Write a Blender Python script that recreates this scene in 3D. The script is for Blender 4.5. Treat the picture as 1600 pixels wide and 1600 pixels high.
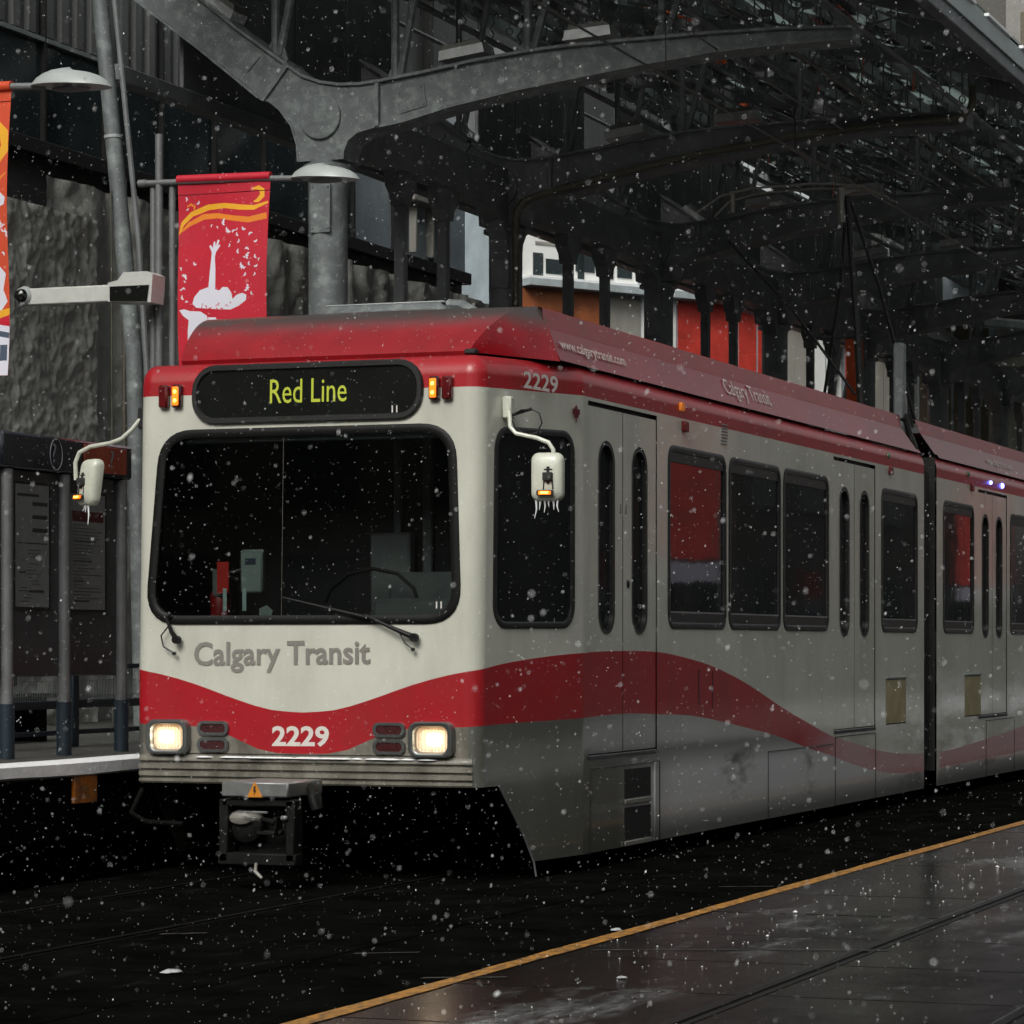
import bpy, math, random
from mathutils import Vector, Matrix
from mathutils.geometry import delaunay_2d_cdt
random.seed(7)
R = math.radians
for o in list(bpy.data.objects): bpy.data.objects.remove(o)
scene = bpy.context.scene
col = scene.collection

# ------------------------------------------------------------------ camera, sky, sun, exposure
TH = math.atan(1400/4300)                      # the tracks run along +Y; the lens looks 18 degrees to their left
cd = bpy.data.cameras.new('camera'); cam = bpy.data.objects.new('camera', cd); col.objects.link(cam)
cam.location = (0, 0, 1.7); cam.rotation_euler = (R(90), 0, TH)
cd.sensor_width = 36; cd.lens = 96.75; cd.shift_x = -0.25; cd.shift_y = 0.13
cd.clip_start = .1; cd.clip_end = 900
cd.dof.use_dof = True; cd.dof.focus_distance = 21.5; cd.dof.aperture_fstop = 13
scene.camera = cam
w = bpy.data.worlds.new('World'); scene.world = w; w.use_nodes = True
nt = w.node_tree; sky = nt.nodes.new('ShaderNodeTexSky'); sky.sky_type = 'NISHITA'; sky.sun_disc = False
SUN_EL, SUN_AZ = 42, 181                       # a veiled sun behind the photographer, over the street
sky.sun_elevation = R(SUN_EL); sky.sun_rotation = R(SUN_AZ); sky.dust_density = 6; sky.air_density = 1.0; sky.ozone_density = .6
hs = nt.nodes.new('ShaderNodeHueSaturation'); hs.inputs['Saturation'].default_value = .18
nt.links.new(sky.outputs[0], hs.inputs['Color'])
bg = nt.nodes['Background']; bg.inputs[1].default_value = .075
tn = nt.nodes.new('ShaderNodeMix'); tn.data_type = 'RGBA'; tn.blend_type = 'MULTIPLY'; tn.inputs[0].default_value = 1; tn.inputs[7].default_value = (.98, 1, .96, 1)
nt.links.new(hs.outputs[0], tn.inputs[6]); nt.links.new(tn.outputs[2], bg.inputs[0])
sd = bpy.data.lights.new('sun', 'SUN'); sun = bpy.data.objects.new('sun', sd); col.objects.link(sun)
sd.energy = .75; sd.angle = R(25); sd.color = (1, .97, .91)
az, el = R(SUN_AZ), R(SUN_EL)
sv = Vector((math.sin(az)*math.cos(el), math.cos(az)*math.cos(el), math.sin(el)))
sun.rotation_euler = sv.to_track_quat('Z', 'Y').to_euler()
scene.view_settings.view_transform = 'Standard'; scene.view_settings.look = 'None'
scene.view_settings.exposure = 0.80; scene.view_settings.gamma = 1
scene.render.engine = 'CYCLES'
scene.cycles.max_bounces = 6

# ------------------------------------------------------------------ materials
def pm(name, colr, rough=.5, metal=0, coat=0, var=.12, scale=3.0, bump=0, bscale=40, dirt=None, emit=None, estr=0, spec=.5, stretch=(1,1,1), rvar=0, painted_reflection=None):
    m = bpy.data.materials.new(name); m.use_nodes = True
    t = m.node_tree; b = t.nodes['Principled BSDF']; L = t.links.new
    b.inputs['Roughness'].default_value = rough; b.inputs['Metallic'].default_value = metal
    b.inputs['Coat Weight'].default_value = coat; b.inputs['Coat Roughness'].default_value = .08
    b.inputs['Specular IOR Level'].default_value = spec
    tc = t.nodes.new('ShaderNodeTexCoord'); mp = t.nodes.new('ShaderNodeMapping')
    geo = t.nodes.new('ShaderNodeNewGeometry'); L(geo.outputs['Position'], mp.inputs[0]); mp.inputs['Scale'].default_value = stretch
    n = t.nodes.new('ShaderNodeTexNoise'); n.inputs['Scale'].default_value = scale; n.inputs['Detail'].default_value = 6; n.inputs['Roughness'].default_value = .6
    L(mp.outputs[0], n.inputs['Vector'])
    r = t.nodes.new('ShaderNodeMapRange'); r.inputs[1].default_value = .3; r.inputs[2].default_value = .7
    r.inputs[3].default_value = 1-var; r.inputs[4].default_value = 1+var; L(n.outputs[0], r.inputs[0])
    mx = t.nodes.new('ShaderNodeVectorMath'); mx.operation = 'SCALE'; mx.inputs[0].default_value = colr; L(r.outputs[0], mx.inputs['Scale'])
    out = mx.outputs[0]
    if dirt:
        dc, amt, ds, dst = dirt[:4]
        mp2 = t.nodes.new('ShaderNodeMapping'); mp2.inputs['Scale'].default_value = dst; L(geo.outputs['Position'], mp2.inputs[0])
        n2 = t.nodes.new('ShaderNodeTexNoise'); n2.inputs['Scale'].default_value = ds; n2.inputs['Detail'].default_value = 9; n2.inputs['Roughness'].default_value = .65; L(mp2.outputs[0], n2.inputs['Vector'])
        r2 = t.nodes.new('ShaderNodeMapRange'); r2.inputs[1].default_value = dirt[4] if len(dirt) > 4 else .45; r2.inputs[2].default_value = dirt[5] if len(dirt) > 5 else .75; r2.inputs[3].default_value = 0; r2.inputs[4].default_value = amt; L(n2.outputs[0], r2.inputs[0])
        fac = r2.outputs[0]
        if len(dirt) > 6:                       # dirt settles between two heights
            sp = t.nodes.new('ShaderNodeSeparateXYZ'); L(geo.outputs['Position'], sp.inputs[0])
            r3 = t.nodes.new('ShaderNodeMapRange'); r3.interpolation_type = 'SMOOTHSTEP'; r3.inputs[1].default_value = dirt[6]; r3.inputs[2].default_value = dirt[7]; r3.inputs[3].default_value = 0; r3.inputs[4].default_value = 1; L(sp.outputs[2], r3.inputs[0])
            mu = t.nodes.new('ShaderNodeMath'); mu.operation = 'MULTIPLY'; L(fac, mu.inputs[0]); L(r3.outputs[0], mu.inputs[1]); fac = mu.outputs[0]
        mix = t.nodes.new('ShaderNodeMix'); mix.data_type = 'RGBA'; mix.inputs[7].default_value = (*dc, 1); L(fac, mix.inputs[0]); L(out, mix.inputs[6]); out = mix.outputs[2]
    if painted_reflection:                                    # pale reflections painted into the colour, low on the side, from some way behind the cab
        fc, amt, fs, fst, lo_, hi_, zf, zz, ya, yb = painted_reflection
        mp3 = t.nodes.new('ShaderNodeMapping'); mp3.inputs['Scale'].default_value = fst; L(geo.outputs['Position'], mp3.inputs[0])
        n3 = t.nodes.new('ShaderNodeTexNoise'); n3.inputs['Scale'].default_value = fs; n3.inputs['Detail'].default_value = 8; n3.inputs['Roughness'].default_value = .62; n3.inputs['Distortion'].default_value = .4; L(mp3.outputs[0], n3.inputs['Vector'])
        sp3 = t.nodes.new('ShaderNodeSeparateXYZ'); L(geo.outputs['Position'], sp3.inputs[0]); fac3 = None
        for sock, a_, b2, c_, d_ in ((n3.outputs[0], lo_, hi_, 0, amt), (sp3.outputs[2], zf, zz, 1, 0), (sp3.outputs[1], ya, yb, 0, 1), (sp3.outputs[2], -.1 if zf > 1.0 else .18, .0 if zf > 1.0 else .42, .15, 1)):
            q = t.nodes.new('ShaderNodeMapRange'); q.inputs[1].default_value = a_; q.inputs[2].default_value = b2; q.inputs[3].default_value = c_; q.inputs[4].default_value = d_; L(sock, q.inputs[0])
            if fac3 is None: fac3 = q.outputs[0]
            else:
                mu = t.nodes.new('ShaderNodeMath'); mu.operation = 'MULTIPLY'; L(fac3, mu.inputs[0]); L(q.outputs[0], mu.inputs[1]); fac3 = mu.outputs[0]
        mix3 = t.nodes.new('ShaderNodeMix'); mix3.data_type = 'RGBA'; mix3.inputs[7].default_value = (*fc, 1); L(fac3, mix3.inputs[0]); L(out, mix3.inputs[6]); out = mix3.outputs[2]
    L(out, b.inputs['Base Color'])
    if rvar:
        r4 = t.nodes.new('ShaderNodeMapRange'); r4.inputs[1].default_value = .3; r4.inputs[2].default_value = .7; r4.inputs[3].default_value = max(.02, rough-rvar); r4.inputs[4].default_value = rough+rvar; L(n.outputs[0], r4.inputs[0]); L(r4.outputs[0], b.inputs['Roughness'])
    if bump:
        nb = t.nodes.new('ShaderNodeTexNoise'); nb.inputs['Scale'].default_value = bscale; nb.inputs['Detail'].default_value = 4; L(mp.outputs[0], nb.inputs['Vector'])
        bp = t.nodes.new('ShaderNodeBump'); bp.inputs['Strength'].default_value = bump; bp.inputs['Distance'].default_value = .02; L(nb.outputs[0], bp.inputs['Height']); L(bp.outputs[0], b.inputs['Normal'])
    if emit:
        b.inputs['Emission Color'].default_value = (*emit, 1); b.inputs['Emission Strength'].default_value = estr
    return m

GRIME = (.05, .045, .035)
M = {}
M['white'] = pm('train_cream_white_paint', (.57, .57, .50), .34, coat=.7, var=.05, scale=2, dirt=(GRIME, .34, 1.6, (1, 1, .3), .42, .8), bump=.02, bscale=3, painted_reflection=((.90, .91, .90), .95, 1.3, (1, .6, 2.4), .46, .60, 1.0, 1.45, 26.5, 30))
M['red'] = pm('train_red_paint', (.34, .006, .013), .38, coat=.2, var=.08, scale=2, dirt=(GRIME, .35, 2.0, (1, 1, .4), .45, .85), bump=.02, bscale=3, painted_reflection=((.55, .40, .42), .75, .9, (1, .5, 1.2), .22, .4, .78, 1.0, 24.6, 26.2))
M['redcowl'] = pm('train_red_cowl_paint_dusty', (.24, .006, .014), .36, coat=.2, var=.12, scale=3, dirt=((.14, .02, .025), .4, 2.2, (1, .6, 1), .35, .7), bump=.04, bscale=5)
M['redroof'] = pm('train_red_roof_paint', (.25, .003, .008), .3, coat=.15, var=.2, scale=3, dirt=((.075, .06, .058), 1.0, 3.2, (1, 1, 1), .15, .45, 3.96, 4.15), bump=.04, bscale=5)
M['grey'] = pm('train_grey_skirt_paint', (.095, .097, .083), .3, coat=1.0, var=.12, scale=1.4, dirt=(GRIME, .35, 2.5, (1, 1, .4)), bump=.03, bscale=2, painted_reflection=((.66, .66, .68), .9, 2.0, (1, .45, .9), .30, .42, .66, .86, 19.9, 21.2))
M['fgrey'] = pm('bumper_grey_beige', (.20, .185, .155), .4, coat=.2, var=.2, scale=8, dirt=(GRIME, .75, 4, (1.4, 1, .5), .4, .7))
M['rubber'] = pm('black_rubber', (.012, .012, .012), .42, var=.2)
M['gasket'] = pm('black_window_gasket', (.006, .006, .006), .5, var=.2, spec=.2)
M['black'] = pm('matt_black_metal', (.010, .010, .010), .6, var=.3)
M['under'] = pm('underframe_grime', (.005, .005, .0045), .8, var=.4, spec=.05)
M['tint'] = pm('tinted_window_glass', (.010, .012, .012), .04, var=.2, spec=.55, bump=.05, bscale=2.2)
M['steel'] = pm('brushed_steel', (.42, .43, .43), .35, metal=.8, var=.15, scale=9)
M['chrome'] = pm('headlight_bezel_metal', (.22, .23, .23), .3, metal=.85, var=.1)
M['letter_grey'] = pm('lettering_grey', (.20, .19, .17), .4, var=.04)
M['letter_pale'] = pm('lettering_pale_grey', (.62, .58, .55), .4, var=.04)
M['letter_dim'] = pm('lettering_worn_grey', (.62, .52, .48), .5, var=.15, scale=20)
M['orange_lit'] = pm('amber_lamp_lit', (.6, .18, .02), .3, emit=(1, .17, .008), estr=.9)
M['hot'] = pm('amber_bulb', (.9, .5, .1), .3, emit=(1, .42, .05), estr=5)
M['amber_dim'] = pm('amber_side_lamp', (.45, .13, .02), .3, coat=.4, emit=(1, .25, .02), estr=.12)
M['darkred'] = pm('dark_red_lens', (.10, .006, .008), .2, coat=.5, var=.2)
M['maroonlens'] = pm('unlit_tail_lens', (.045, .008, .009), .25, coat=.4, var=.3, scale=30)
M['head'] = pm('headlight_glass_lit', (.7, .62, .5), .2, emit=(1, .52, .22), estr=.22, var=.3, scale=30)
M['headmid'] = pm('headlight_reflector_mid', (.6, .5, .35), .2, emit=(1, .66, .33), estr=.75)
M['headcore'] = pm('headlight_reflector_core', (.8, .7, .6), .2, emit=(1, .80, .52), estr=2.2)
M['headrib'] = pm('headlight_glass_rib', (.35, .3, .22), .2, emit=(1, .6, .3), estr=.25)
M['headhot'] = pm('headlight_filament', (1, .9, .8), .2, emit=(1, .88, .66), estr=9)
M['led'] = pm('led_yellow', (.16, .18, .02), .5, emit=(.55, .60, .03), estr=.42)
M['blueled'] = pm('blue_indicator', (.1, .1, .6), .4, emit=(.12, .15, 1), estr=6)
M['green'] = pm('green_lens', (.02, .12, .05), .3, coat=.4)
M['sign_glass'] = pm('sign_glass', (.008, .009, .008), .12, var=.2)
M['mirror_white'] = pm('mirror_shell_white', (.55, .56, .48), .35, coat=.3, dirt=(GRIME, .25, 12, (1, 1, 1)))
M['ice'] = pm('icicle', (.75, .78, .78), .15, var=.05, coat=.5)
M['column'] = pm('painted_grey_steel', (.11, .122, .126), .5, var=.18, scale=4, dirt=((.26, .29, .285), .6, 7, (1, 1, 1), .48, .66), bump=.15, bscale=60)
M['steel_dark'] = pm('dark_grey_steel', (.125, .132, .138), .55, var=.25, scale=3, dirt=((.11, .12, .12), .5, 8, (1, 1, 1), .48, .68))
M['purlin'] = pm('canopy_purlin_steel', (.22, .245, .245), .5, var=.4, scale=1.5, dirt=((.12, .14, .14), .7, 1.4, (1, .5, 1), .55, .7))
M['couplergrime'] = pm('coupler_grimy_steel', (.007, .007, .007), .5, var=.4, scale=9, spec=.2)
M['roofglass_'] = pm('canopy_glass', (.012, .014, .014), .18, var=.4, scale=2)
def roofglass():
    m = pm('snow_flecked_canopy_glass', (.012, .014, .014), .15, var=.3); t = m.node_tree; L = t.links.new
    b = t.nodes['Principled BSDF']; out = t.nodes['Material Output']; geo = t.nodes.new('ShaderNodeNewGeometry')
    mp = t.nodes.new('ShaderNodeMapping'); mp.inputs['Scale'].default_value = (2.2, .8, 1); L(geo.outputs['Position'], mp.inputs[0])
    n = t.nodes.new('ShaderNodeTexNoise'); n.inputs['Scale'].default_value = 1.1; n.inputs['Detail'].default_value = 7; L(mp.outputs[0], n.inputs['Vector'])
    r = t.nodes.new('ShaderNodeMapRange'); r.inputs[1].default_value = .50; r.inputs[2].default_value = .58; L(n.outputs[0], r.inputs[0])
    tr = t.nodes.new('ShaderNodeBsdfTranslucent'); tr.inputs[0].default_value = (.34, .38, .37, 1); mix = t.nodes.new('ShaderNodeMixShader')
    L(r.outputs[0], mix.inputs[0]); L(b.outputs[0], mix.inputs[1]); L(tr.outputs[0], mix.inputs[2]); L(mix.outputs[0], out.inputs[0]); return m
M['roofglass'] = roofglass()
M['pipe'] = pm('drain_pipe_paint', (.07, .065, .05), .45, var=.2)
M['fixture'] = pm('frosted_light_fixture', (.11, .11, .10), .35, var=.25, scale=25)
M['snow'] = pm('snow', (.80, .81, .83), .7, var=.06, scale=6, bump=.3, bscale=25)
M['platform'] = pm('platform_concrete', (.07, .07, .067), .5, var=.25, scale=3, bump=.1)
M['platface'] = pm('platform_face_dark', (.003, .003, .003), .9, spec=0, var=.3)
M['snowpatch'] = pm('snow_covered_pavement', (.5, .51, .52), .7, var=.2, dirt=((.03, .03, .03), 1, .7, (1, .6, 1), .5, .58), bump=.2)
M['wall'] = pm('dark_building_wall', (.045, .048, .045), .5, var=.35, scale=1.5, stretch=(1, 1, .3))
M['bglass'] = pm('building_dark_glass', (.030, .040, .043), .12, var=.4, scale=.8, bump=.04, bscale=1)
M['bglass2'] = pm('pale_sky_glass', (.34, .40, .44), .15, var=.3, scale=.8, spec=.8)  # sky's reflection painted in as a pale blue-grey base
M['clad'] = pm('ribbed_cladding', (.085, .088, .086), .4, var=.4, scale=2.5, stretch=(1, 1, .15))
M['trim'] = pm('pale_metal_trim', (.22, .25, .25), .4, metal=.3)
M['tarp'] = pm('crumpled_tarpaulin', (.27, .272, .258), .32, var=.15, scale=2, spec=.8, bump=.5, bscale=16)
M['kpanel'] = pm('kiosk_panel', (.040, .041, .045), .35, coat=.2, var=.15)
M['kheader'] = pm('kiosk_header', (.010, .012, .018), .25, coat=.3)
M['kred'] = pm('kiosk_red_panel', (.22, .035, .015), .35, var=.2, coat=.2)
M['kink'] = pm('kiosk_dim_print', (.16, .17, .19), .4)
M['postgrey'] = pm('galvanised_post', (.16, .165, .17), .42, metal=.3, var=.15, scale=6)
M['postblue'] = pm('post_dark_blue_base', (.012, .022, .032), .4)
M['paper'] = pm('map_poster', (.15, .155, .16), .3, coat=.3, var=.08, scale=9)
M['ink'] = pm('poster_print', (.028, .028, .03), .4)
M['inkred'] = pm('poster_red_print', (.06, .012, .014), .4)
M['lampgrey'] = pm('lamp_shade_grey', (.34, .36, .36), .4, coat=.15, var=.08)
M['bred'] = pm('banner_crimson_cloth', (.46, .004, .022), .65, var=.08, scale=5)
M['borange'] = pm('banner_orange_cloth', (.55, .055, .012), .65, var=.08, scale=5)
M['led'].node_tree.nodes['Principled BSDF'].inputs['Emission Strength'].default_value = .30
M['bwhite'] = pm('banner_white_print', (.62, .61, .70), .65, var=.03)
M['byellow'] = pm('banner_yellow_print', (.75, .36, .01), .65, var=.05)
M['bamber'] = pm('banner_amber_print', (.70, .20, .01), .65, var=.05)
M['bslate'] = pm('banner_lavender_grey', (.20, .20, .25), .65)
M['bblue'] = pm('banner_slate_print', (.05, .07, .11), .65, var=.05)
M['camwhite'] = pm('camera_housing_white', (.50, .50, .48), .4, var=.08, dirt=(GRIME, .2, 9, (1, 1, 1)))
M['redpanel'] = pm('red_hoarding_panel', (.46, .040, .028), .5, var=.3, scale=2)
M['rustpanel'] = pm('rust_orange_panel', (.33, .10, .035), .5, var=.3, scale=2.5)
M['beige'] = pm('beige_stucco', (.50, .49, .42), .7, var=.12)
M['palewall'] = pm('pale_painted_wall', (.80, .81, .79), .6, var=.12, scale=1.5)
M['greypanel'] = pm('weathered_grey_panel', (.30, .29, .26), .6, var=.2, stretch=(1, 1, .2))
M['ledge'] = pm('snowy_ledge_metal', (.35, .40, .42), .4, var=.2)
M['brown'] = pm('brown_boards', (.09, .075, .05), .6, var=.25)
M['olive'] = pm('olive_beige_hatch', (.36, .31, .17), .5, var=.15, dirt=(GRIME, .4, 4, (1, 1, 1)))
M['vivid'] = pm('vivid_orange_red_cloth', (.95, .15, .04), .6, var=.05)
M['granite'] = pm('speckled_granite', (.06, .056, .050), .6, var=.4, scale=22, dirt=((.14, .135, .125), .5, 40, (1, 1, 1), .55, .7))
M['limestone'] = pm('pale_limestone', (.20, .19, .18), .7, var=.12)
M['brickstone'] = pm('brown_brick', (.26, .23, .20), .8, var=.2)
M['streetred'] = pm('street_banner_red', (.26, .016, .012), .6, var=.3, scale=3)
M['side_shading_stone'] = pm('side_shading_building_stone', (.05, .05, .046), .7, var=.2, scale=.6)
M['yellow'] = pm('yellow_road_paint', (.44, .20, .03), .45, var=.25, scale=9, dirt=((.03, .03, .028), .85, 22, (1, .5, 1), .44, .62), bump=.2)
M['rail'] = pm('wet_rail_steel', (.035, .035, .035), .3, metal=.9, var=.2)
M['groove'] = pm('rail_groove_dark', (.006, .006, .006), .6)
M['slush'] = pm('thin_slush', (.035, .036, .036), .5, var=.5, scale=2)
M['joint'] = pm('salted_joint_mortar', (.20, .205, .20), .6, var=.5, scale=2, bump=.2)
M['skin_ext'] = pm('extinguisher_red', (.30, .01, .01), .3, coat=.3)
M['tagred'] = pm('red_inspection_tag', (.75, .03, .015), .5)
M['devicegrey'] = pm('device_pale_grey', (.36, .44, .42), .4)
M['num'] = pm('run_number_white', (.55, .75, .72), .5)
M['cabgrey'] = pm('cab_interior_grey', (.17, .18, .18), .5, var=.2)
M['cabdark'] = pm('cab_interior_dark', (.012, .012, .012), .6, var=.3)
M['cabpale'] = pm('cab_handrail_pale', (.40, .52, .50), .4)
M['triangle'] = pm('warning_triangle_orange', (.55, .20, .02), .4)
M['orangeplate'] = pm('orange_reflector_plate', (.45, .13, .01), .5, dirt=(GRIME, .8, 12, (1, 1, 1), .35, .6))
M['leafred'] = pm('maple_leaf_maroon', (.10, .006, .01), .4)

def windscreen_mat():
    m = bpy.data.materials.new('windscreen_glass'); m.use_nodes = True; t = m.node_tree; t.nodes.clear(); L = t.links.new
    o = t.nodes.new('ShaderNodeOutputMaterial'); mix = t.nodes.new('ShaderNodeMixShader'); tr = t.nodes.new('ShaderNodeBsdfTransparent'); tr.inputs[0].default_value = (.60, .64, .63, 1)
    g = t.nodes.new('ShaderNodeBsdfGlossy'); g.inputs['Roughness'].default_value = .03; f = t.nodes.new('ShaderNodeFresnel'); f.inputs[0].default_value = 1.6
    L(f.outputs[0], mix.inputs[0]); L(tr.outputs[0], mix.inputs[1]); L(g.outputs[0], mix.inputs[2]); L(mix.outputs[0], o.inputs[0]); return m
M['screen'] = windscreen_mat()

def road_mat(name, icy):
    m = bpy.data.materials.new(name); m.use_nodes = True; t = m.node_tree; b = t.nodes['Principled BSDF']; L = t.links.new
    geo = t.nodes.new('ShaderNodeNewGeometry')
    def noise(sc, st=(1, 1, 1), det=8, ro=.65):
        mp = t.nodes.new('ShaderNodeMapping'); mp.inputs['Scale'].default_value = st; L(geo.outputs['Position'], mp.inputs[0])
        n = t.nodes.new('ShaderNodeTexNoise'); n.inputs['Scale'].default_value = sc; n.inputs['Detail'].default_value = det; n.inputs['Roughness'].default_value = ro; L(mp.outputs[0], n.inputs['Vector']); return n.outputs[0]
    def mr(i, a, b_, c, d):
        r = t.nodes.new('ShaderNodeMapRange'); r.inputs[1].default_value = a; r.inputs[2].default_value = b_; r.inputs[3].default_value = c; r.inputs[4].default_value = d; L(i, r.inputs[0]); return r.outputs[0]
    def mul(a, c):
        x = t.nodes.new('ShaderNodeMath'); x.operation = 'MULTIPLY'; L(a, x.inputs[0]); L(c, x.inputs[1]); return x.outputs[0]
    base = mr(noise(1.2), .3, .7, .004, .009)
    cc = t.nodes.new('ShaderNodeCombineColor'); L(base, cc.inputs[0]); L(base, cc.inputs[1]); L(mul(base, mr(base, 0, 1, .9, .9)), cc.inputs[2])
    # crushed ice: big soft patches times fine crumbs, thickest in a band beside the yellow line and by the far rail
    sp = t.nodes.new('ShaderNodeSeparateXYZ'); L(geo.outputs['Position'], sp.inputs[0])
    band = mr(sp.outputs[0], -5.75, -5.3, 0, 1)
    patch = mr(noise(.62, (1.4, .5, 1)), .53 if icy else .57, .66, 0, 1)
    fine = mr(noise(16, (1, .45, 1), 8, .75), .36, .70, 0, 1)
    ice = mul(mul(patch, fine), band)
    mix = t.nodes.new('ShaderNodeMix'); mix.data_type = 'RGBA'; mix.inputs[7].default_value = (.36, .375, .385, 1); L(ice, mix.inputs[0]); L(cc.outputs[0], mix.inputs[6]); L(mix.outputs[2], b.inputs['Base Color'])
    L(mr(noise(.9, (1, .6, 1)), .35, .7, .04, .32), b.inputs['Roughness'])
    bp = t.nodes.new('ShaderNodeBump'); bp.inputs['Strength'].default_value = .14; bp.inputs['Distance'].default_value = .01; L(noise(55, det=3), bp.inputs['Height']); L(bp.outputs[0], b.inputs['Normal'])
    b.inputs['Specular IOR Level'].default_value = .10; b.inputs['Specular Tint'].default_value = (.34, .37, .32, 1)
    return m
M['road'] = road_mat('wet_dark_paving', True)
M['road2'] = road_mat('wet_dark_asphalt', False)

# ------------------------------------------------------------------ object helpers
WM = {}
def setmeta(o, label=None, cat=None, group=None, kind=None):
    if label: o['label'] = label
    if cat: o['category'] = cat
    if group: o['group'] = group
    if kind: o['kind'] = kind
    return o
def adopt(o, parent):
    if parent is not None:
        o.parent = parent; o.matrix_parent_inverse = Matrix.Translation(-WM[parent.name])
def thing(name, label, cat, loc, group=None):
    o = bpy.data.objects.new(name, None); col.objects.link(o); o.location = loc; o.empty_display_size = .2
    WM[o.name] = Vector(loc); return setmeta(o, label, cat, group)
def objmesh(name, me, parent=None, loc=(0, 0, 0)):
    o = bpy.data.objects.new(name, me); col.objects.link(o); o.location = loc; WM[o.name] = Vector(loc); adopt(o, parent); return o
def copy_tree(o, off, parent=None):
    c = o.copy(); col.objects.link(c); off = Vector(off)
    if parent is not None: c.parent = parent
    else: c.location = Vector(o.location) + off
    WM[c.name] = WM[o.name] + off
    for ch in o.children: copy_tree(ch, off, c)
    return c

class MB:
    def __init__(s): s.v = []; s.f = []; s.mi = []; s.cur = 0
    def add(s, vs, fs):
        b = len(s.v); s.v += [Vector(q) for q in vs]; s.f += [tuple(b+i for i in f) for f in fs]; s.mi += [s.cur]*len(fs); return s
    def box(s, x0, y0, z0, x1, y1, z1):
        x0, x1 = sorted((x0, x1)); y0, y1 = sorted((y0, y1)); z0, z1 = sorted((z0, z1))
        return s.add([(x0,y0,z0),(x1,y0,z0),(x1,y1,z0),(x0,y1,z0),(x0,y0,z1),(x1,y0,z1),(x1,y1,z1),(x0,y1,z1)],
                     [(0,3,2,1),(4,5,6,7),(0,1,5,4),(1,2,6,5),(2,3,7,6),(3,0,4,7)])
    def bbox(s, x0, y0, z0, x1, y1, z1, c=.01):        # box with chamfered edges
        x0, x1 = sorted((x0, x1)); y0, y1 = sorted((y0, y1)); z0, z1 = sorted((z0, z1))
        c = min(c, (x1-x0)*.45, (y1-y0)*.45, (z1-z0)*.45)
        P = []
        for X, sx in ((x0, 1), (x1, -1)):
            for Y, sy in ((y0, 1), (y1, -1)):
                for Z, sz in ((z0, 1), (z1, -1)):
                    P += [(X, Y+sy*c, Z+sz*c), (X+sx*c, Y, Z+sz*c), (X+sx*c, Y+sy*c, Z)]
        def I(a, b, d, k): return (a*4+b*2+d)*3+k
        F = [(I(0,0,0,0),I(0,0,1,0),I(0,1,1,0),I(0,1,0,0)),(I(1,0,0,0),I(1,1,0,0),I(1,1,1,0),I(1,0,1,0)),
             (I(0,0,0,1),I(1,0,0,1),I(1,0,1,1),I(0,0,1,1)),(I(0,1,0,1),I(0,1,1,1),I(1,1,1,1),I(1,1,0,1)),
             (I(0,0,0,2),I(0,1,0,2),I(1,1,0,2),I(1,0,0,2)),(I(0,0,1,2),I(1,0,1,2),I(1,1,1,2),I(0,1,1,2))]
        for a in (0,1):
            for b in (0,1):
                F.append((I(a,b,0,0),I(a,b,0,1),I(a,b,1,1),I(a,b,1,0))); F.append((I(a,0,b,0),I(a,0,b,2),I(a,1,b,2),I(a,1,b,0))); F.append((I(0,a,b,1),I(0,a,b,2),I(1,a,b,2),I(1,a,b,1)))
                for d in (0,1): F.append((I(a,b,d,0),I(a,b,d,1),I(a,b,d,2)))
        s.need = True
        return s.add(P, F)
    def tube(s, pts, r, n=10, cap=True, flat=1.0):
        pts = [Vector(p) for p in pts]; rs = r if isinstance(r, (list, tuple)) else [r]*len(pts)
        vs = []; fs = []; up = None
        for i, p in enumerate(pts):
            t = (pts[min(i+1, len(pts)-1)] - pts[max(i-1, 0)]).normalized()
            if up is None:
                up = Vector((0, 0, 1)) if abs(t.z) < .9 else Vector((1, 0, 0))
            a = t.cross(up).normalized(); b = a.cross(t).normalized(); up = b
            for k in range(n):
                an = 2*math.pi*k/n; vs.append(p + a*math.cos(an)*rs[i] + b*math.sin(an)*rs[i]*flat)
        for i in range(len(pts)-1):
            for k in range(n): fs.append((i*n+k, i*n+(k+1)%n, (i+1)*n+(k+1)%n, (i+1)*n+k))
        if cap: fs.append(tuple(range(n))[::-1]); fs.append(tuple((len(pts)-1)*n+k for k in range(n)))
        s.need = True
        return s.add(vs, fs)
    def lathe(s, prof, c, n=24, axis='Z', sy=1.0):        # prof: (radius, height) pairs
        vs = []; fs = []; c = Vector(c)
        for r, h in prof:
            for k in range(n):
                a = 2*math.pi*k/n; q = (r*math.cos(a), r*math.sin(a)*sy, h)
                if axis == 'Y': q = (q[0], h, q[1])
                if axis == 'X': q = (h, q[0], q[1])
                vs.append(c+Vector(q))
        for i in range(len(prof)-1):
            for k in range(n): fs.append((i*n+k, i*n+(k+1)%n, (i+1)*n+(k+1)%n, (i+1)*n+k))
        fs.append(tuple(range(n))[::-1]); fs.append(tuple((len(prof)-1)*n+k for k in range(n)))
        s.need = True
        return s.add(vs, fs)
    def prism(s, poly, O, U, V, depth):                  # outline in the plane O,U,V pushed along UxV by depth
        O, U, V = Vector(O), Vector(U), Vector(V); N = U.cross(V)
        a = [O+U*x+V*y for x, y in poly]; n = len(a); b = [p+N*depth for p in a]
        s.need = True
        return s.add(a+b, [tuple(range(n))[::-1], tuple(range(n, 2*n))]+[(i, (i+1)%n, n+(i+1)%n, n+i) for i in range(n)])
    need = False
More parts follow.
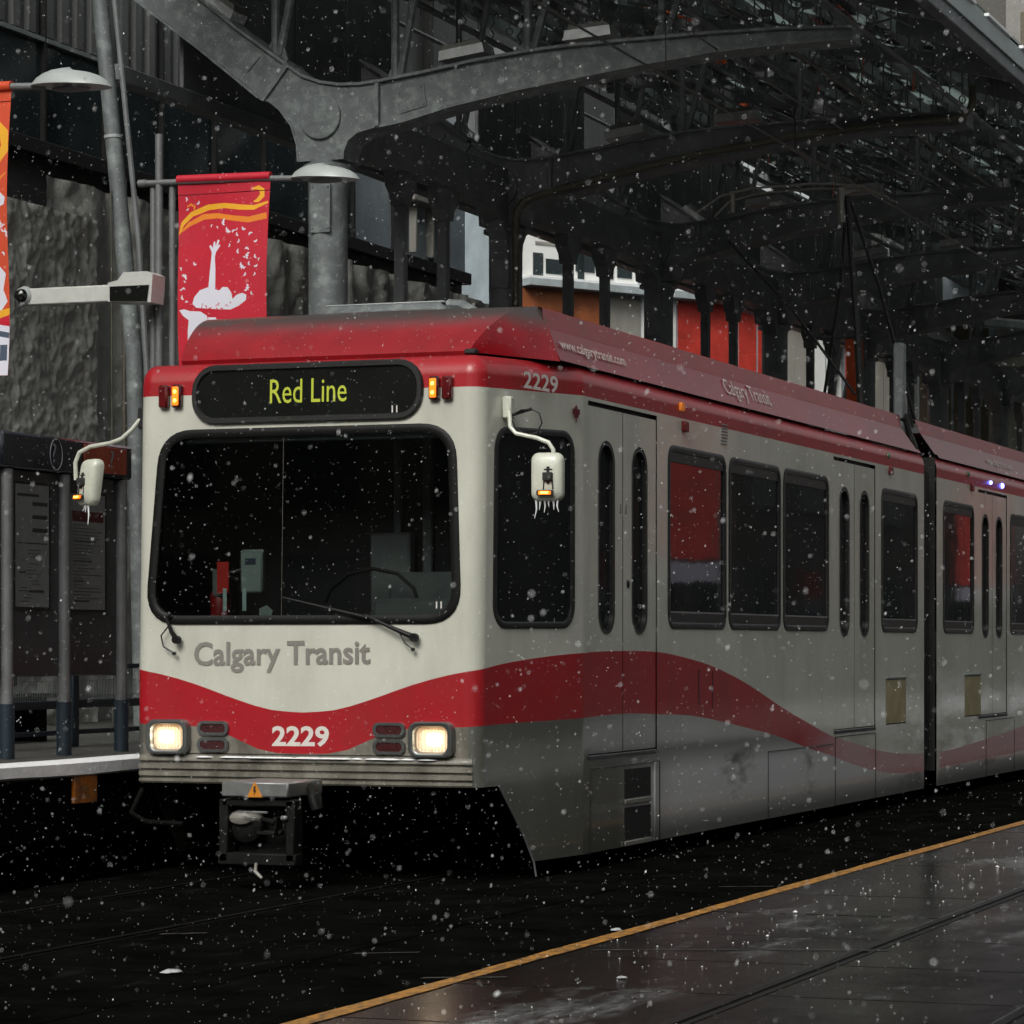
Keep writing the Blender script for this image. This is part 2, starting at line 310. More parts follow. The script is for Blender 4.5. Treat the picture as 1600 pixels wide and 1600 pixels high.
    def mesh(s, name, mats, smooth=None, recalc=None):
        me = bpy.data.meshes.new(name)
        if not s.v: return me, Vector()
        lo = Vector([min(v[i] for v in s.v) for i in range(3)]); hi = Vector([max(v[i] for v in s.v) for i in range(3)])
        c = (lo+hi)/2; me.from_pydata([v-c for v in s.v], [], s.f)
        for m in mats: me.materials.append(M[m])
        if len(mats) > 1: me.polygons.foreach_set('material_index', s.mi)
        if s.need if recalc is None else recalc:
            import bmesh
            bm = bmesh.new(); bm.from_mesh(me); bmesh.ops.recalc_face_normals(bm, faces=bm.faces); bm.to_mesh(me); bm.free()
        if smooth:
            me.polygons.foreach_set('use_smooth', [True]*len(me.polygons)); me.set_sharp_from_angle(angle=R(smooth))
        me.update(); return me, c
    def build(s, name, mats, parent=None, smooth=38, recalc=None):
        if isinstance(mats, str): mats = [mats]
        me, c = s.mesh(name, mats, smooth, recalc); return objmesh(name, me, parent, c)

def rrect(x0, y0, x1, y1, r, n=6):
    P = []
    for cx_, cy_, a0 in ((x1-r, y1-r, 0), (x0+r, y1-r, 90), (x0+r, y0+r, 180), (x1-r, y0+r, 270)):
        for k in range(n+1):
            a = R(a0+90*k/n); P.append((cx_+r*math.cos(a), cy_+r*math.sin(a)))
    return P
def inpoly(x, y, P):
    c = False; j = len(P)-1
    for i in range(len(P)):
        if (P[i][1] > y) != (P[j][1] > y) and x < (P[j][0]-P[i][0])*(y-P[i][1])/(P[j][1]-P[i][1])+P[i][0]: c = not c
        j = i
    return c
def interp(tab, x):
    if x <= tab[0][0]: return tab[0][1]
    for (a, b), (c, d) in zip(tab, tab[1:]):
        if x <= c: return b+(d-b)*(x-a)/(c-a)
    return tab[-1][1]
def smooth_tab(tab, step=.12):                            # Catmull-Rom through a table
    P = [(2*tab[0][0]-tab[1][0], 2*tab[0][1]-tab[1][1])]+tab+[(2*tab[-1][0]-tab[-2][0], 2*tab[-1][1]-tab[-2][1])]; o = []
    for i in range(1, len(P)-2):
        n = max(1, int((P[i+1][0]-P[i][0])/step))
        for k in range(n):
            t = k/n; h = P[i+1][0]-P[i][0]; m0 = (P[i+1][1]-P[i-1][1])/(P[i+1][0]-P[i-1][0])*h; m1 = (P[i+2][1]-P[i][1])/(P[i+2][0]-P[i][0])*h
            o.append((P[i][0]+h*t, (2*t**3-3*t*t+1)*P[i][1]+(t**3-2*t*t+t)*m0+(-2*t**3+3*t*t)*P[i+1][1]+(t**3-t*t)*m1))
    return o+[tab[-1]]

def patch(name, outline, holes, lines, mapfn, mats, classify, parent=None, nfn=None, flip=False, thick=0):
    """planar sheet in (u,z) cut by holes and paint lines, then laid on a curved surface"""
    V = []; E = []
    def loop(P, closed=True):
        b = len(V); V.extend(Vector(p) for p in P)
        for i in range(len(P)-(0 if closed else 1)): E.append((b+i, b+(i+1) % len(P)))
    loop(outline)
    for h in holes: loop(h)
    for l in lines: loop(l, False)
    r = delaunay_2d_cdt(V, E, [], 0, 1e-5)
    vs, fs = r[0], r[2]; keep = []; mi = []
    for f in fs:
        cx_ = sum(vs[i][0] for i in f)/len(f); cy_ = sum(vs[i][1] for i in f)/len(f)
        if not inpoly(cx_, cy_, outline) or any(inpoly(cx_, cy_, h) for h in holes): continue
        keep.append(tuple(f)[::-1] if flip else tuple(f)); mi.append(classify(cx_, cy_))
    used = sorted({i for f in keep for i in f}); re_ = {o: n for n, o in enumerate(used)}
    P = [Vector(mapfn(vs[i][0], vs[i][1])) for i in used]; F = [tuple(re_[i] for i in f) for f in keep]
    lo = Vector([min(v[i] for v in P) for i in range(3)]); hi = Vector([max(v[i] for v in P) for i in range(3)]); c = (lo+hi)/2
    me = bpy.data.meshes.new(name); me.from_pydata([p-c for p in P], [], F)
    for m in mats: me.materials.append(M[m])
    me.polygons.foreach_set('material_index', mi)
    me.polygons.foreach_set('use_smooth', [True]*len(F))
    if nfn: me.normals_split_custom_set_from_vertices([nfn(vs[i][0], vs[i][1]) for i in used])
    me.update()
    return objmesh(name, me, parent, c)

def text(s, h, origin, U, V, mat, parent, width=None, name='lettering', off=.004, bold=0, narrow=1.0, depth=.002):
    cu = bpy.data.curves.new('t', 'FONT'); cu.body = s; cu.size = 1; cu.offset = bold; cu.extrude = 0; cu.resolution_u = 3
    o = bpy.data.objects.new('t', cu); col.objects.link(o)
    dg = bpy.context.evaluated_depsgraph_get(); me0 = bpy.data.meshes.new_from_object(o.evaluated_get(dg))
    bpy.data.objects.remove(o); bpy.data.curves.remove(cu)
    vs = [v.co.copy() for v in me0.vertices]; fs = [tuple(p.vertices) for p in me0.polygons]; bpy.data.meshes.remove(me0)
    x0 = min(v.x for v in vs); x1 = max(v.x for v in vs); y0 = min(v.y for v in vs); y1 = max(v.y for v in vs)
    cap = .7 if any(ch.isalpha() for ch in s) else (y1-y0)
    ky = h/cap; kx = (width/(x1-x0)) if width else ky*narrow
    by = 0 if any(ch.isalpha() for ch in s) else y0
    O, U, V = Vector(origin), Vector(U).normalized(), Vector(V).normalized(); N = U.cross(V).normalized()
    b = MB(); b.add([O+U*((v.x-x0)*kx)+V*((v.y-by)*ky)+N*off for v in vs], fs)
    return b.build(name, mat, parent, smooth=None)

# ------------------------------------------------------------------ the ground, road and rails (structure)
g = MB(); g.box(-260, -120, -.30, 260, 420, -.05); setmeta(g.build('ground', 'road2', smooth=None), kind='structure')
road = bpy.data.objects.new('road', None); col.objects.link(road); WM['road'] = Vector(); setmeta(road, kind='structure')
road.name = 'road'
bed = MB(); bed.box(-10.9, -20, -.049, 12, 120, -.012); bed.build('mortar_bed', 'joint', road, smooth=None)
SP = 1.31
M['trackbed'] = pm('shaded_track_paving', (.0038, .0038, .0035), .6, var=.5, scale=2, spec=.0, bump=.3, bscale=30, dirt=((.02, .02, .02), .5, 5, (1, .3, 1), .58, .75))  # near-black colour holds the canopy's shade over the near track
def slab_lane(x0, x1, ya, yb, m='road'):
    b = MB(); b.bbox(x0+.004, 0.0, -.2, x1-.004, SP-.013, 0, .006); me, c = b.mesh('slab', [m], None)
    y = ya
    while y < yb:
        o = objmesh('slab', me, road, (c[0], c[1]+y, c[2]+random.uniform(-.002, .0015)*1)); y += SP
for (a, b_) in ((-10.85, -10.045), (-9.915, -8.605), (-8.475, -6.95), (-6.93, -5.915), (-5.895, -4.285), (-4.155, -2.865), (-2.735, -.4)):
    slab_lane(a, b_, 8.75, 52, 'road' if a > -6.5 else 'trackbed')
fl = MB(); fl.box(-.36, -20, -.011, 11.9, 120, 0); fl.box(-10.85, -20, -.011, -.38, 8.7, 0); fl.box(-10.85, 53.3, -.011, -.38, 120, 0); fl.build('paving', 'road2', road, smooth=None)
for X in (-4.22, -2.80, -9.98, -8.54):
    r = MB(); r.cur = 1; r.box(X-.062, -20, -.011, X-.008, 110, .002); r.cur = 2; r.box(X-.008, -20, -.011, X+.040, 110, -.0095); r.cur = 1; r.box(X+.040, -20, -.011, X+.062, 110, .001)
    r.build('groove_rail', ['joint', 'rail' if X > -5 else 'under', 'groove'], road, smooth=None)
yl = MB()
n = 120
for i in range(n):
    y0_, y1_ = 7+i*.45, 7+(i+1)*.45
    def xx(y, s): return -5.83 + s*.058 + .006*math.sin(y*1.7+s) + .004*math.sin(y*7.1+s*2)
    yl.add([(xx(y0_, -1), y0_, .004), (xx(y0_, 1), y0_, .004), (xx(y1_, 1), y1_, .004), (xx(y1_, -1), y1_, .004)], [(0, 1, 2, 3)])
setmeta(yl.build('yellow_line', 'yellow', road, smooth=None))
ic = MB()
for i in range(320):
    if random.random() < .6: x = random.gauss(-4.9, .45); y = random.uniform(11, 30)
    else: x = random.uniform(-10.4, -1.0); y = random.uniform(10.5, 30)
    if x < -6.2 and random.random() < .75: continue
    s_ = random.uniform(.003, .008) * (2.2 if random.random() < .03 else 1)
    o = Vector((x, y, s_*.4)); vs = [o+Vector((random.uniform(.6, 1)*s_*dx, random.uniform(.6, 1)*s_*dy, s_*.7*dz)) for dx, dy, dz in ((1,0,0),(0,1,0),(-1,0,0),(0,-1,0),(0,0,1),(0,0,-1))]
    ic.add(vs, [(0,1,4),(1,2,4),(2,3,4),(3,0,4),(1,0,5),(2,1,5),(3,2,5),(0,3,5)])
setmeta(ic.build('ice_crumbs', 'snow', smooth=None), 'small crumbs of ice and slush scattered over the wet paving', 'ice', kind='stuff')
M['lump'] = pm('dirty_snow_lump', (.38, .39, .40), .7, var=.3, scale=40, bump=.4, bscale=60)
for i, (x, y, s_) in enumerate(((-7.35, 12.6, .045), (-5.93, 15.3, .03), (-5.05, 13.1, .024))):
    b = MB(); b.lathe([(s_*1.1, 0), (s_, s_*.12), (s_*.75, s_*.3), (s_*.3, s_*.4)], (x, y, .004), 9)
    for v in b.v: v.x += random.uniform(-.3, .3)*s_; v.y += random.uniform(-.3, .3)*s_
    lab = ['flattened lump of snow on the dark ground in front of the train', 'lump of snow resting on the yellow line', 'small ice lump on the paving right of the yellow line'][i]
    setmeta(b.build('snow_lump', 'lump'), lab, 'snow lump', 'snow lumps on the paving')

b = MB(); rs = random.Random(8)
for zc, x0, x1, cv in ((19.4, -9.6, -4.6, .012), (16.7, -8.4, -3.0, .016), (15.35, -8.0, -2.6, .02), (14.1, -7.6, -2.8, .02), (12.95, -7.4, -3.0, .024), (12.1, -7.3, -3.6, .02), (21.5, -8.6, -3.5, .01)):
    c0 = Vector((-6.2, (zc-6.2*.3096)/.951+.0)); x = x0
    while x < x1:
        seg = rs.uniform(.15, .7)
        if rs.random() < .12:
            P = []
            for k in range(6):
                xx_ = x+seg*k/5; y_ = c0.y+(xx_-c0.x)*.326-cv*3*(xx_-c0.x-1.2)**2; w2 = rs.uniform(.008, .028); P.append((xx_, y_, w2))
            for a, c_ in zip(P, P[1:]): b.add([(a[0], a[1]-a[2], .0035), (c_[0], c_[1]-c_[2], .0035), (c_[0], c_[1]+c_[2], .0035), (a[0], a[1]+a[2], .0035)], [(0, 1, 2, 3)])
        x += seg
setmeta(b.build('slush_streak', 'slush', smooth=None), 'thin pale streaks of slush curving across the dark paving', 'slush', kind='stuff')

# ------------------------------------------------------------------ platform on the left
pf = thing('station_platform', 'raised station platform with snow along its edge, left of the train', 'platform', (-14, 30, 0))
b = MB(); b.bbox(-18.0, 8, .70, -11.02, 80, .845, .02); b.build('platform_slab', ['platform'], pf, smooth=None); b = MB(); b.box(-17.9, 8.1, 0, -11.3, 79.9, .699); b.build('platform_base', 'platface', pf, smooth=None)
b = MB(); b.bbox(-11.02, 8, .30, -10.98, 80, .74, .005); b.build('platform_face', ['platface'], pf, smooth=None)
sn = MB(); N_ = 150
ring = []
for i in range(N_+1):
    y = 8+i*.3; j = random.uniform(-.012, .012)
    ring.append([(-11.22+j*2, y, .848), (-11.18+j, y, .862+j*.3), (-10.955, y, .858), (-10.93, y, .845+j*.3), (-10.93, y, .765+j), (-10.96, y, .75+j), (-11.0, y, .75)])
for rr in ring: sn.v += [Vector(q) for q in rr]
for i in range(N_):
    for k in range(6): sn.f.append((i*7+k, i*7+k+1, (i+1)*7+k+1, (i+1)*7+k)); sn.mi.append(0)
o = sn.build('snow_lip', 'snow', pf, recalc=True); o['label'] = 'white snow lying along the platform edge'
b = MB(); b.bbox(-10.975, 17.40, .55, -10.945, 17.70, .748, .004); setmeta(b.build('reflector_plate', 'orangeplate'), 'rusty orange plate fixed below the snowy platform edge', 'plate')

# ------------------------------------------------------------------ the light rail train
CX, Y0, HW, HF = -9.26, 17.68, 1.55, 1.363
train = thing('light_rail_train', 'red and cream articulated light rail train with number 2229 and lit headlights, in service', 'train', (CX, 29.4, 0))
def make_path():
    k = (HW-HF)/(19.2-Y0); raw = [(-HW, 29.2), (-HW, 19.23), (-HW+.0035, 19.17)]
    rad = .13; A = Vector((-HF, Y0)); d1 = Vector((-k, 1)).normalized(); d2 = Vector((1, 0)); ang = d1.angle(d2)
    t = rad/math.tan(ang/2); p1 = A+d1*t; p2 = A+d2*t; bis = (d1+d2).normalized(); C_ = A+bis*(rad/math.sin(ang/2))
    a1 = math.atan2((p1-C_).y, (p1-C_).x); a2 = math.atan2((p2-C_).y, (p2-C_).x)
    if a1 < 0: a1 += 2*math.pi
    if a2 < 0: a2 += 2*math.pi
    arc = []
    for i in range(9):
        a = a1+(a2-a1)*i/8; arc.append((C_.x+rad*math.cos(a), C_.y+rad*math.sin(a), math.cos(a), math.sin(a)))
    nt_ = Vector((-1, -k)).normalized()
    L = [(-HW, 29.2, -1, 0), (-HW, 19.23, -1, 0), (-HW+.0035, 19.17, nt_.x, nt_.y)] + arc
    L = L + [(-x, y, -nx, ny) for x, y, nx, ny in reversed(L)]
    cum = [0]
    for a, b in zip(L, L[1:]): cum.append(cum[-1]+math.hypot(a[0]-b[0], a[1]-b[1]))
    half = cum[-1]/2
    return [(c-half, *p) for c, p in zip(cum, L)]
PATH = make_path(); UMAX = PATH[-1][0]
def pt_u(u):
    for a, b in zip(PATH, PATH[1:]):
        if u <= b[0]+1e-9:
            t = (u-a[0])/(b[0]-a[0]); return [a[i]+(b[i]-a[i])*t for i in range(1, 5)]
    return list(PATH[-1][1:])
def uY(Y):                                                # arc length on the right-hand side at depth Y
    for a, b in zip(PATH, PATH[1:]):
        if a[0] > 1.0 and a[2] <= Y <= b[2]: return a[0]+(b[0]-a[0])*(Y-a[2])/(b[2]-a[2])
    return UMAX
def SH(u, z, off=0.0, sec=0):
    x, y, nx, ny = pt_u(u); L_ = math.hypot(nx, ny); nx /= L_; ny /= L_
    w_ = max(0, min(1, (19.2-y)/1.4)); zz = max(0, z-1.5)
    drop = .055*w_*max(0, min(1, (z-1.5)/2))              # cab roof edge a little lower than the saloon
    ins = 0
    if z > 3.66: ins = .10*(1-math.sqrt(max(0, 1-((z-3.66)/.145)**2)))
    y2 = y + .025*zz*w_*(1 if ny < -.5 else max(0, min(1, -ny*2)) if False else 1)*(1 if y < 17.9 else max(0, (19.2-y)/1.3))
    x2 = x; o = off-ins
    X, Y = CX+x2+nx*o, y2+ny*o
    if sec == 1: Y = 58.9-Y+.05; 
    return (X, Y, z-drop)
def SN(u, z, sec=0):
    x, y, nx, ny = pt_u(u); L_ = math.hypot(nx, ny); n_ = Vector((nx/L_, ny/L_, 0))
    if y < 17.8 and z > 1.5: n_.z = .025
    if z > 3.66:
        s_ = min(.98, (z-3.66)/.145); n_ = n_*math.sqrt(1-s_*s_)+Vector((0, 0, s_))
    if sec == 1: n_.y = -n_.y
    return n_.normalized()
# wave stripe
FT = [(0, 1.218), (.25, 1.236), (.5, 1.30), (.87, 1.42), (1.15, 1.49), (HF, 1.528)]
FB = [(0, .921), (.2, .926), (.36, .955), (.6, 1.055), (.85, 1.112), (1.1, 1.117), (HF, 1.122)]
ST = [(17.9, 1.553), (18.16, 1.581), (18.7, 1.62), (19.38, 1.647), (20.05, 1.655), (20.85, 1.643), (21.6, 1.583), (22.27, 1.503), (23.13, 1.348), (24.06, 1.136), (24.85, .974), (25.7, .814), (26.6, .703), (27.5, .60), (28.4, .54), (29.19, .515)]
SB = [(17.9, 1.137), (19.0, 1.15), (20.05, 1.166), (20.85, 1.142), (21.6, 1.113), (22.27, 1.054), (23.13, .963), (24.06, .854), (24.85, .732), (25.7, .62), (26.6, .484), (27.5, .384), (28.4, .335), (29.19, .318)]
TOP1 = smooth_tab(FT[:-1]+[(uY(y), z) for y, z in ST]); BOT1 = smooth_tab(FB[:-1]+[(uY(y), z) for y, z in SB])
ST2 = [(29.75, .505), (30.3, .508), (31.76, .563), (33.8, .66), (36, .82), (38, .97), (39.6, 1.06), (41.2, 1.12)]
SB2 = [(29.75, .325), (30.3, .332), (31.76, .344), (33.8, .365), (36, .46), (38, .60), (39.6, .70), (41.2, .8)]
TOP2 = smooth_tab(sorted([(uY(58.95-y), z) for y, z in ST2] + [(0, 1.2)])); BOT2 = smooth_tab(sorted([(uY(58.95-y), z) for y, z in SB2] + [(0, .9)]))
RED_Z = 3.572
def cls(top, bot, kind='shell'):
    def f(u, z):
        a = abs(u)
        zr = RED_Z
        if z > zr: return 1
        if z > interp(top, a): return 0
        if z > interp(bot, a): return 1
        return 3 if a < 1.3 else 2
    return f
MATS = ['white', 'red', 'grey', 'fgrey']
ZROWS = [3.66, 3.69, 3.72, 3.75, 3.775, 3.793, 3.803]
def lines_for(u0, u1, z0, z1, top, bot):
    L = []
    for s_ in (1, -1):
        for tab in (top, bot):
            P = [(s_*a, z) for a, z in tab]
            if s_ < 0: P = P[::-1]
            tb = [(u, z) for u, z in P]
            if tb[-1][0] <= u0 or tb[0][0] >= u1: continue
            P = [(u, z) for u, z in P if u0+1e-4 < u < u1-1e-4 and z0+1e-3 < z < z1-1e-3]
            if tb[0][0] < u0 < tb[-1][0]: P = [(u0, interp(tb, u0))]+P
            if tb[0][0] < u1 < tb[-1][0]: P = P+[(u1, interp(tb, u1))]
            P = [(u, z) for u, z in P if z0+1e-3 < z < z1-1e-3]
            if len(P) > 1: L.append(P)
    for z in [RED_Z]+ZROWS[:-1]+[1.5]:
        if z0 < z < z1: L.append([(u0, z), (u1, z)])
    for p in PATH[1:-1]:
        if u0 < p[0] < u1: L.append([(p[0], z0), (p[0], z1)])
    return L
F2U = lambda X: X-CX
# openings on the right side: (Y0, Y1) in metres
DOORS = [(19.30, 20.79), (25.75, 27.24)]
WINS = [(21.07, 22.48), (22.60, 24.02), (24.15, 25.55), (27.49, 28.89)]
WZ = (1.86, 3.31)
DZ = (.865, 3.545)
holes = []
ws_hole = [(-1.262, 1.852), (1.235, 1.852), (1.19, 3.245), (-1.215, 3.245)]
def round_quad(Q, r, n=7):
    P = []
    for i in range(4):
        p = Vector(Q[i]); a = (Vector(Q[i-1])-p).normalized(); b = (Vector(Q[(i+1) % 4])-p).normalized()
        p1 = p+a*r; p2 = p+b*r
        for k in range(n+1):
            t = k/n; P.append(tuple((1-t)**2*p1+2*t*(1-t)*p+t*t*p2))
    return P
WS = round_quad([(-1.243, 1.893), (1.208, 1.893), (1.150, 3.283), (-1.142, 3.283)], .24)
SIGN = rrect(-.885, 3.372, .905, 3.757, .165)
CABW = rrect(uY(17.905), 1.85, uY(19.04), 3.275, .15)
outline = [(-UMAX, .13), (-uY(18.48), .13), (-uY(17.97), .70), (-1.2, .70), (1.2, .70), (uY(17.97), .70), (uY(18.48), .13), (UMAX, .13), (UMAX, 3.803), (-UMAX, 3.803)]
def side_holes(sign):
    H = []
    for a, b in DOORS:
        P = [(uY(a), DZ[0]), (uY(b), DZ[0]), (uY(b), DZ[1]), (uY(a), DZ[1])]; H.append([(sign*u, z) for u, z in (P if sign > 0 else P[::-1])])
    for a, b in WINS:
        P = rrect(uY(a), WZ[0], uY(b), WZ[1], .10); H.append([(sign*u, z) for u, z in (P if sign > 0 else P[::-1])])
    return H
CABL = [(-u, z) for u, z in CABW][::-1]
body_holes = [WS, CABW, CABL] + side_holes(1) + side_holes(-1)
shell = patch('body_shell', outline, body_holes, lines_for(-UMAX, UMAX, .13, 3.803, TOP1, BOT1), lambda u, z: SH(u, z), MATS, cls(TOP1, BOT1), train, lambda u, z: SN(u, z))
shell['label'] = 'leading body half, cream above a red wave, grey skirt'
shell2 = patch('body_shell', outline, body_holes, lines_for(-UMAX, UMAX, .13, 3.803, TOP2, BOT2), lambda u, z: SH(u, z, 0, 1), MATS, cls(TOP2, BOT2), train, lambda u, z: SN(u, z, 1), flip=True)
shell2['label'] = 'trailing body half behind the folding joint'
# roof lids close the shells
for sec in (0, 1):
    b = MB(); P = [SH(p[0], 3.803, 0, sec) for p in PATH]; n = len(P)
    for i in range(n//2):
        b.add([P[i], P[i+1], P[n-2-i], P[n-1-i]], [(0, 1, 2, 3)])
    b.build('roof_lid', 'redroof', train, smooth=None, recalc=False)
    b = MB(); a0, a1 = (29.2, 29.19) if sec == 0 else (29.75, 29.76)
    b.box(CX-HW+.02, a0, .3, CX+HW-.02, a1, 3.79); b.build('end_wall', 'black', train, smooth=None)

def ring(name, loop, width, proud, mat, parent, mapfn, depth=-.03, outer_scale=None):
    """rubber gasket: rounded band that sits over the edge of an opening"""
    n = len(loop); cx_ = sum(p[0] for p in loop)/n; cy_ = sum(p[1] for p in loop)/n
    def offs(d):
        out = []
        for i in range(n):
            a = Vector(loop[i-1]); b = Vector(loop[(i+1) % n]); t = (b-a)
            if t.length < 1e-9: t = Vector((1, 0))
            t.normalize(); nn = Vector((t.y, -t.x))
            if nn.dot(Vector(loop[i])-Vector((cx_, cy_))) < 0: nn = -nn
            out.append(Vector(loop[i])+nn*d)
        return out
    prof = [(width*.5, -.002), (width*.5, proud*.6), (width*.3, proud), (-width*.3, proud), (-width*.5, proud*.5), (-width*.5, depth)]
    b = MB(); rows = [[mapfn(p[0], p[1], h) for p in offs(d)] for d, h in prof]
    for r_ in rows: b.v += [Vector(q) for q in r_]
    for i in range(len(rows)-1):
        for k in range(n): b.f.append((i*n+k, i*n+(k+1) % n, (i+1)*n+(k+1) % n, (i+1)*n+k)); b.mi.append(0)
    return b.build(name, mat, parent, smooth=50, recalc=True)
def pane(name, loop, off, mat, parent, mapfn, lines=(), nfn=None, flip=False):
    return patch(name, loop, [], list(lines), lambda u, z: mapfn(u, z, off), [mat], lambda u, z: 0, parent, nfn, flip)

# windscreen and destination sign
M0 = lambda u, z, h: SH(u, z, h)
wsp = pane('windscreen', WS, -.012, 'screen', train, M0, nfn=lambda u, z: SN(u, z))
ring('windscreen_frame', WS, .066, .018, 'gasket', wsp, M0, -.06)
sg = patch('destination_sign', SIGN, [], [[(-.90, z), (.92, z)] for z in ZROWS[:4]], lambda u, z: SH(u, min(z, 3.66), .014)[:2]+(SH(u, z, 0)[2],), ['sign_glass'], lambda u, z: 0, train, lambda u, z: Vector((0, -1, .05)))
ring('sign_frame', SIGN, .05, .03, 'rubber', sg, lambda u, z, h: SH(u, min(z, 3.66), h)[:2]+(SH(u, z, 0)[2],), .0)
def onfront(X, z, off=0): return Vector(SH(X-CX, z+.05*max(0, min(1, (z-1.5)/2)), off))
Ux = Vector((1, 0, 0)); Uz = Vector((0, .025, 1)).normalized()
text('Red Line', .175, onfront(-9.535, 3.445, 0), Ux, Uz, 'led', sg, width=.61, off=.018, bold=.0)
text('Calgary Transit', .165, Vector((-10.13, Y0-.002, 1.555)), Vector((1, 0, .012)), Vector((-.012, .02, 1)), 'letter_grey', train, width=1.41, off=.0015, bold=.022)
text('2229', .148, onfront(-9.50, .972, 0), Vector((1, 0, .006)), Vector((0, 0, 1)), 'letter_pale', train, width=.455, off=.0015, bold=.03)
text('2229', .125, Vector((-7.792, 18.235, 3.545)), Vector((.122, .9925, 0)), Vector((0, 0, 1)), 'letter_pale', train, width=.50, off=.012, bold=.02)
for u0 in (.69, .725):          # two small clearance ticks in the lower corners
    for (uu, zz) in ((u0, 3.40), (u0+.36, 1.97)):
        b = MB(); p = Vector(SH(uu, zz, .016)); b.box(p.x, p.y-.001, p.z, p.x+.01, p.y, p.z+.05); b.build('tick_mark', 'letter_pale', sg if zz > 3 else wsp, smooth=None)

for (u0_, z0_, u1_, z1_) in ((-1.2, .915, 1.2, .915),):
    q = MB(); q.tube([SH(u0_+(u1_-u0_)*k/12, z0_, .0005) for k in range(13)], .004, 4); q.build('panel_seam', 'rubber', train, smooth=None)
# cab interior seen through the windscreen
ci = MB()
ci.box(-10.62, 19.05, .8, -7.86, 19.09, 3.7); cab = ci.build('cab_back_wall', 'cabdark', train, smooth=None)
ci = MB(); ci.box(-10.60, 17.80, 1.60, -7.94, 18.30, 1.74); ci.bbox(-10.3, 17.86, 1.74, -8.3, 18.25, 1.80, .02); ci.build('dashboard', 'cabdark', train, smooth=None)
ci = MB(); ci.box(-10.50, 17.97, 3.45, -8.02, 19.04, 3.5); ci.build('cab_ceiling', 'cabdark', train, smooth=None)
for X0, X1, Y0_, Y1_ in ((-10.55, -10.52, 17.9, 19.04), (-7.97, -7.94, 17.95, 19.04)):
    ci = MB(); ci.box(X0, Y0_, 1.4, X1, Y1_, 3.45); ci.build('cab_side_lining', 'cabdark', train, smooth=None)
ci = MB(); ci.bbox(-9.18, 19.0, 1.9, -9.12, 19.04, 3.35); ci.bbox(-8.94, 19.0, 1.75, -8.86, 19.04, 3.4); ci.bbox(-8.40, 19.0, 1.75, -8.33, 19.04, 3.4); ci.build('door_post', 'cabgrey', train)
for X in (-8.27, -8.13): ci = MB(); ci.tube([(X, 18.7, 1.75), (X, 18.7, 3.40)], .014); ci.build('handrail', 'cabpale', train)
ci = MB(); ci.bbox(-10.3, 17.84, 3.175, -8.0, 17.90, 3.235, .01); ci.build('sun_blind', 'cabpale', train)
ci = MB(); ci.bbox(-9.33, 18.9, 1.8, -9.0, 19.02, 2.55, .02); ci.bbox(-9.15, 18.85, 2.0, -8.1, 18.95, 2.25, .02); ci.build('equipment_locker', 'cabgrey', train)
ci = MB(); ci.tube([(-9.55, 18.6, 2.02), (-9.50, 18.6, 2.12), (-9.35, 18.6, 2.23), (-9.15, 18.6, 2.27), (-8.95, 18.6, 2.23), (-8.82, 18.6, 2.12), (-8.78, 18.6, 2.0)], .014, 8); ci.build('seat_hoop', 'cabdark', train)
ci = MB(); ci.bbox(-8.95, 18.15, 1.78, -8.15, 18.4, 2.04, .04); ci.build('control_desk_hood', 'cabgrey', train)
ci = MB(); ci.lathe([(.05, 0), (.075, .02), (.078, .20), (.05, .26), (.025, .29)], (-10.12, 18.05, 1.87), 16); ex = ci.build('fire_extinguisher', 'skin_ext', train)
ci = MB(); ci.bbox(-10.15, 18.03, 2.15, -10.09, 18.07, 2.2); ci.tube([(-10.2, 18.05, 2.26), (-10.12, 18.05, 2.21), (-10.0, 18.05, 2.24), (-9.93, 18.05, 2.26)], .012, 6); ci.tube([(-10.06, 18.05, 2.21), (-9.98, 18.05, 2.18)], .012, 6); ci.build('extinguisher_valve', 'steel', ex)
ci = MB(); ci.bbox(-10.14, 17.96, 2.06, -10.06, 17.965, 2.26, .002); ci.build('extinguisher_bracket', 'steel', ex)
ci = MB(); ci.box(-10.085, 17.93, 2.08, -9.99, 17.94, 2.31); ci.build('inspection_tag', 'tagred', train, smooth=None)
ci = MB(); ci.bbox(-9.92, 17.97, 2.08, -9.74, 18.03, 2.40, .015); dv = ci.build('card_reader', 'devicegrey', train)
ci = MB(); ci.box(-9.875, 17.966, 2.29, -9.79, 17.969, 2.335); ci.build('reader_screen', 'bblue', dv, smooth=None)
for X in (-10.02, -9.86):
    text('1', .165, (X, 17.90, 1.95), Ux, Vector((0, 0, 1)), 'num', train, off=.0, bold=.02, name='run_number')
ci = MB(); ci.add([(-9.70, 17.86, 1.89), (-9.62, 17.86, 1.87), (-9.59, 17.86, 1.95), (-9.64, 17.86, 1.99), (-9.70, 17.86, 1.965)], [(0, 1, 2, 3, 4)]); ci.build('folded_paper', 'devicegrey', train, smooth=None)
ci = MB(); ci.box(-8.08, 17.84, 2.08, -8.045, 17.845, 2.42); ci.build('window_sticker', 'devicegrey', train, smooth=None)

q = MB(); q.tube([onfront(-9.43, 1.88, .002), onfront(-9.43, 3.2, .002)], .0011, 4); q.build('screen_joint', 'letter_grey', wsp, smooth=None)
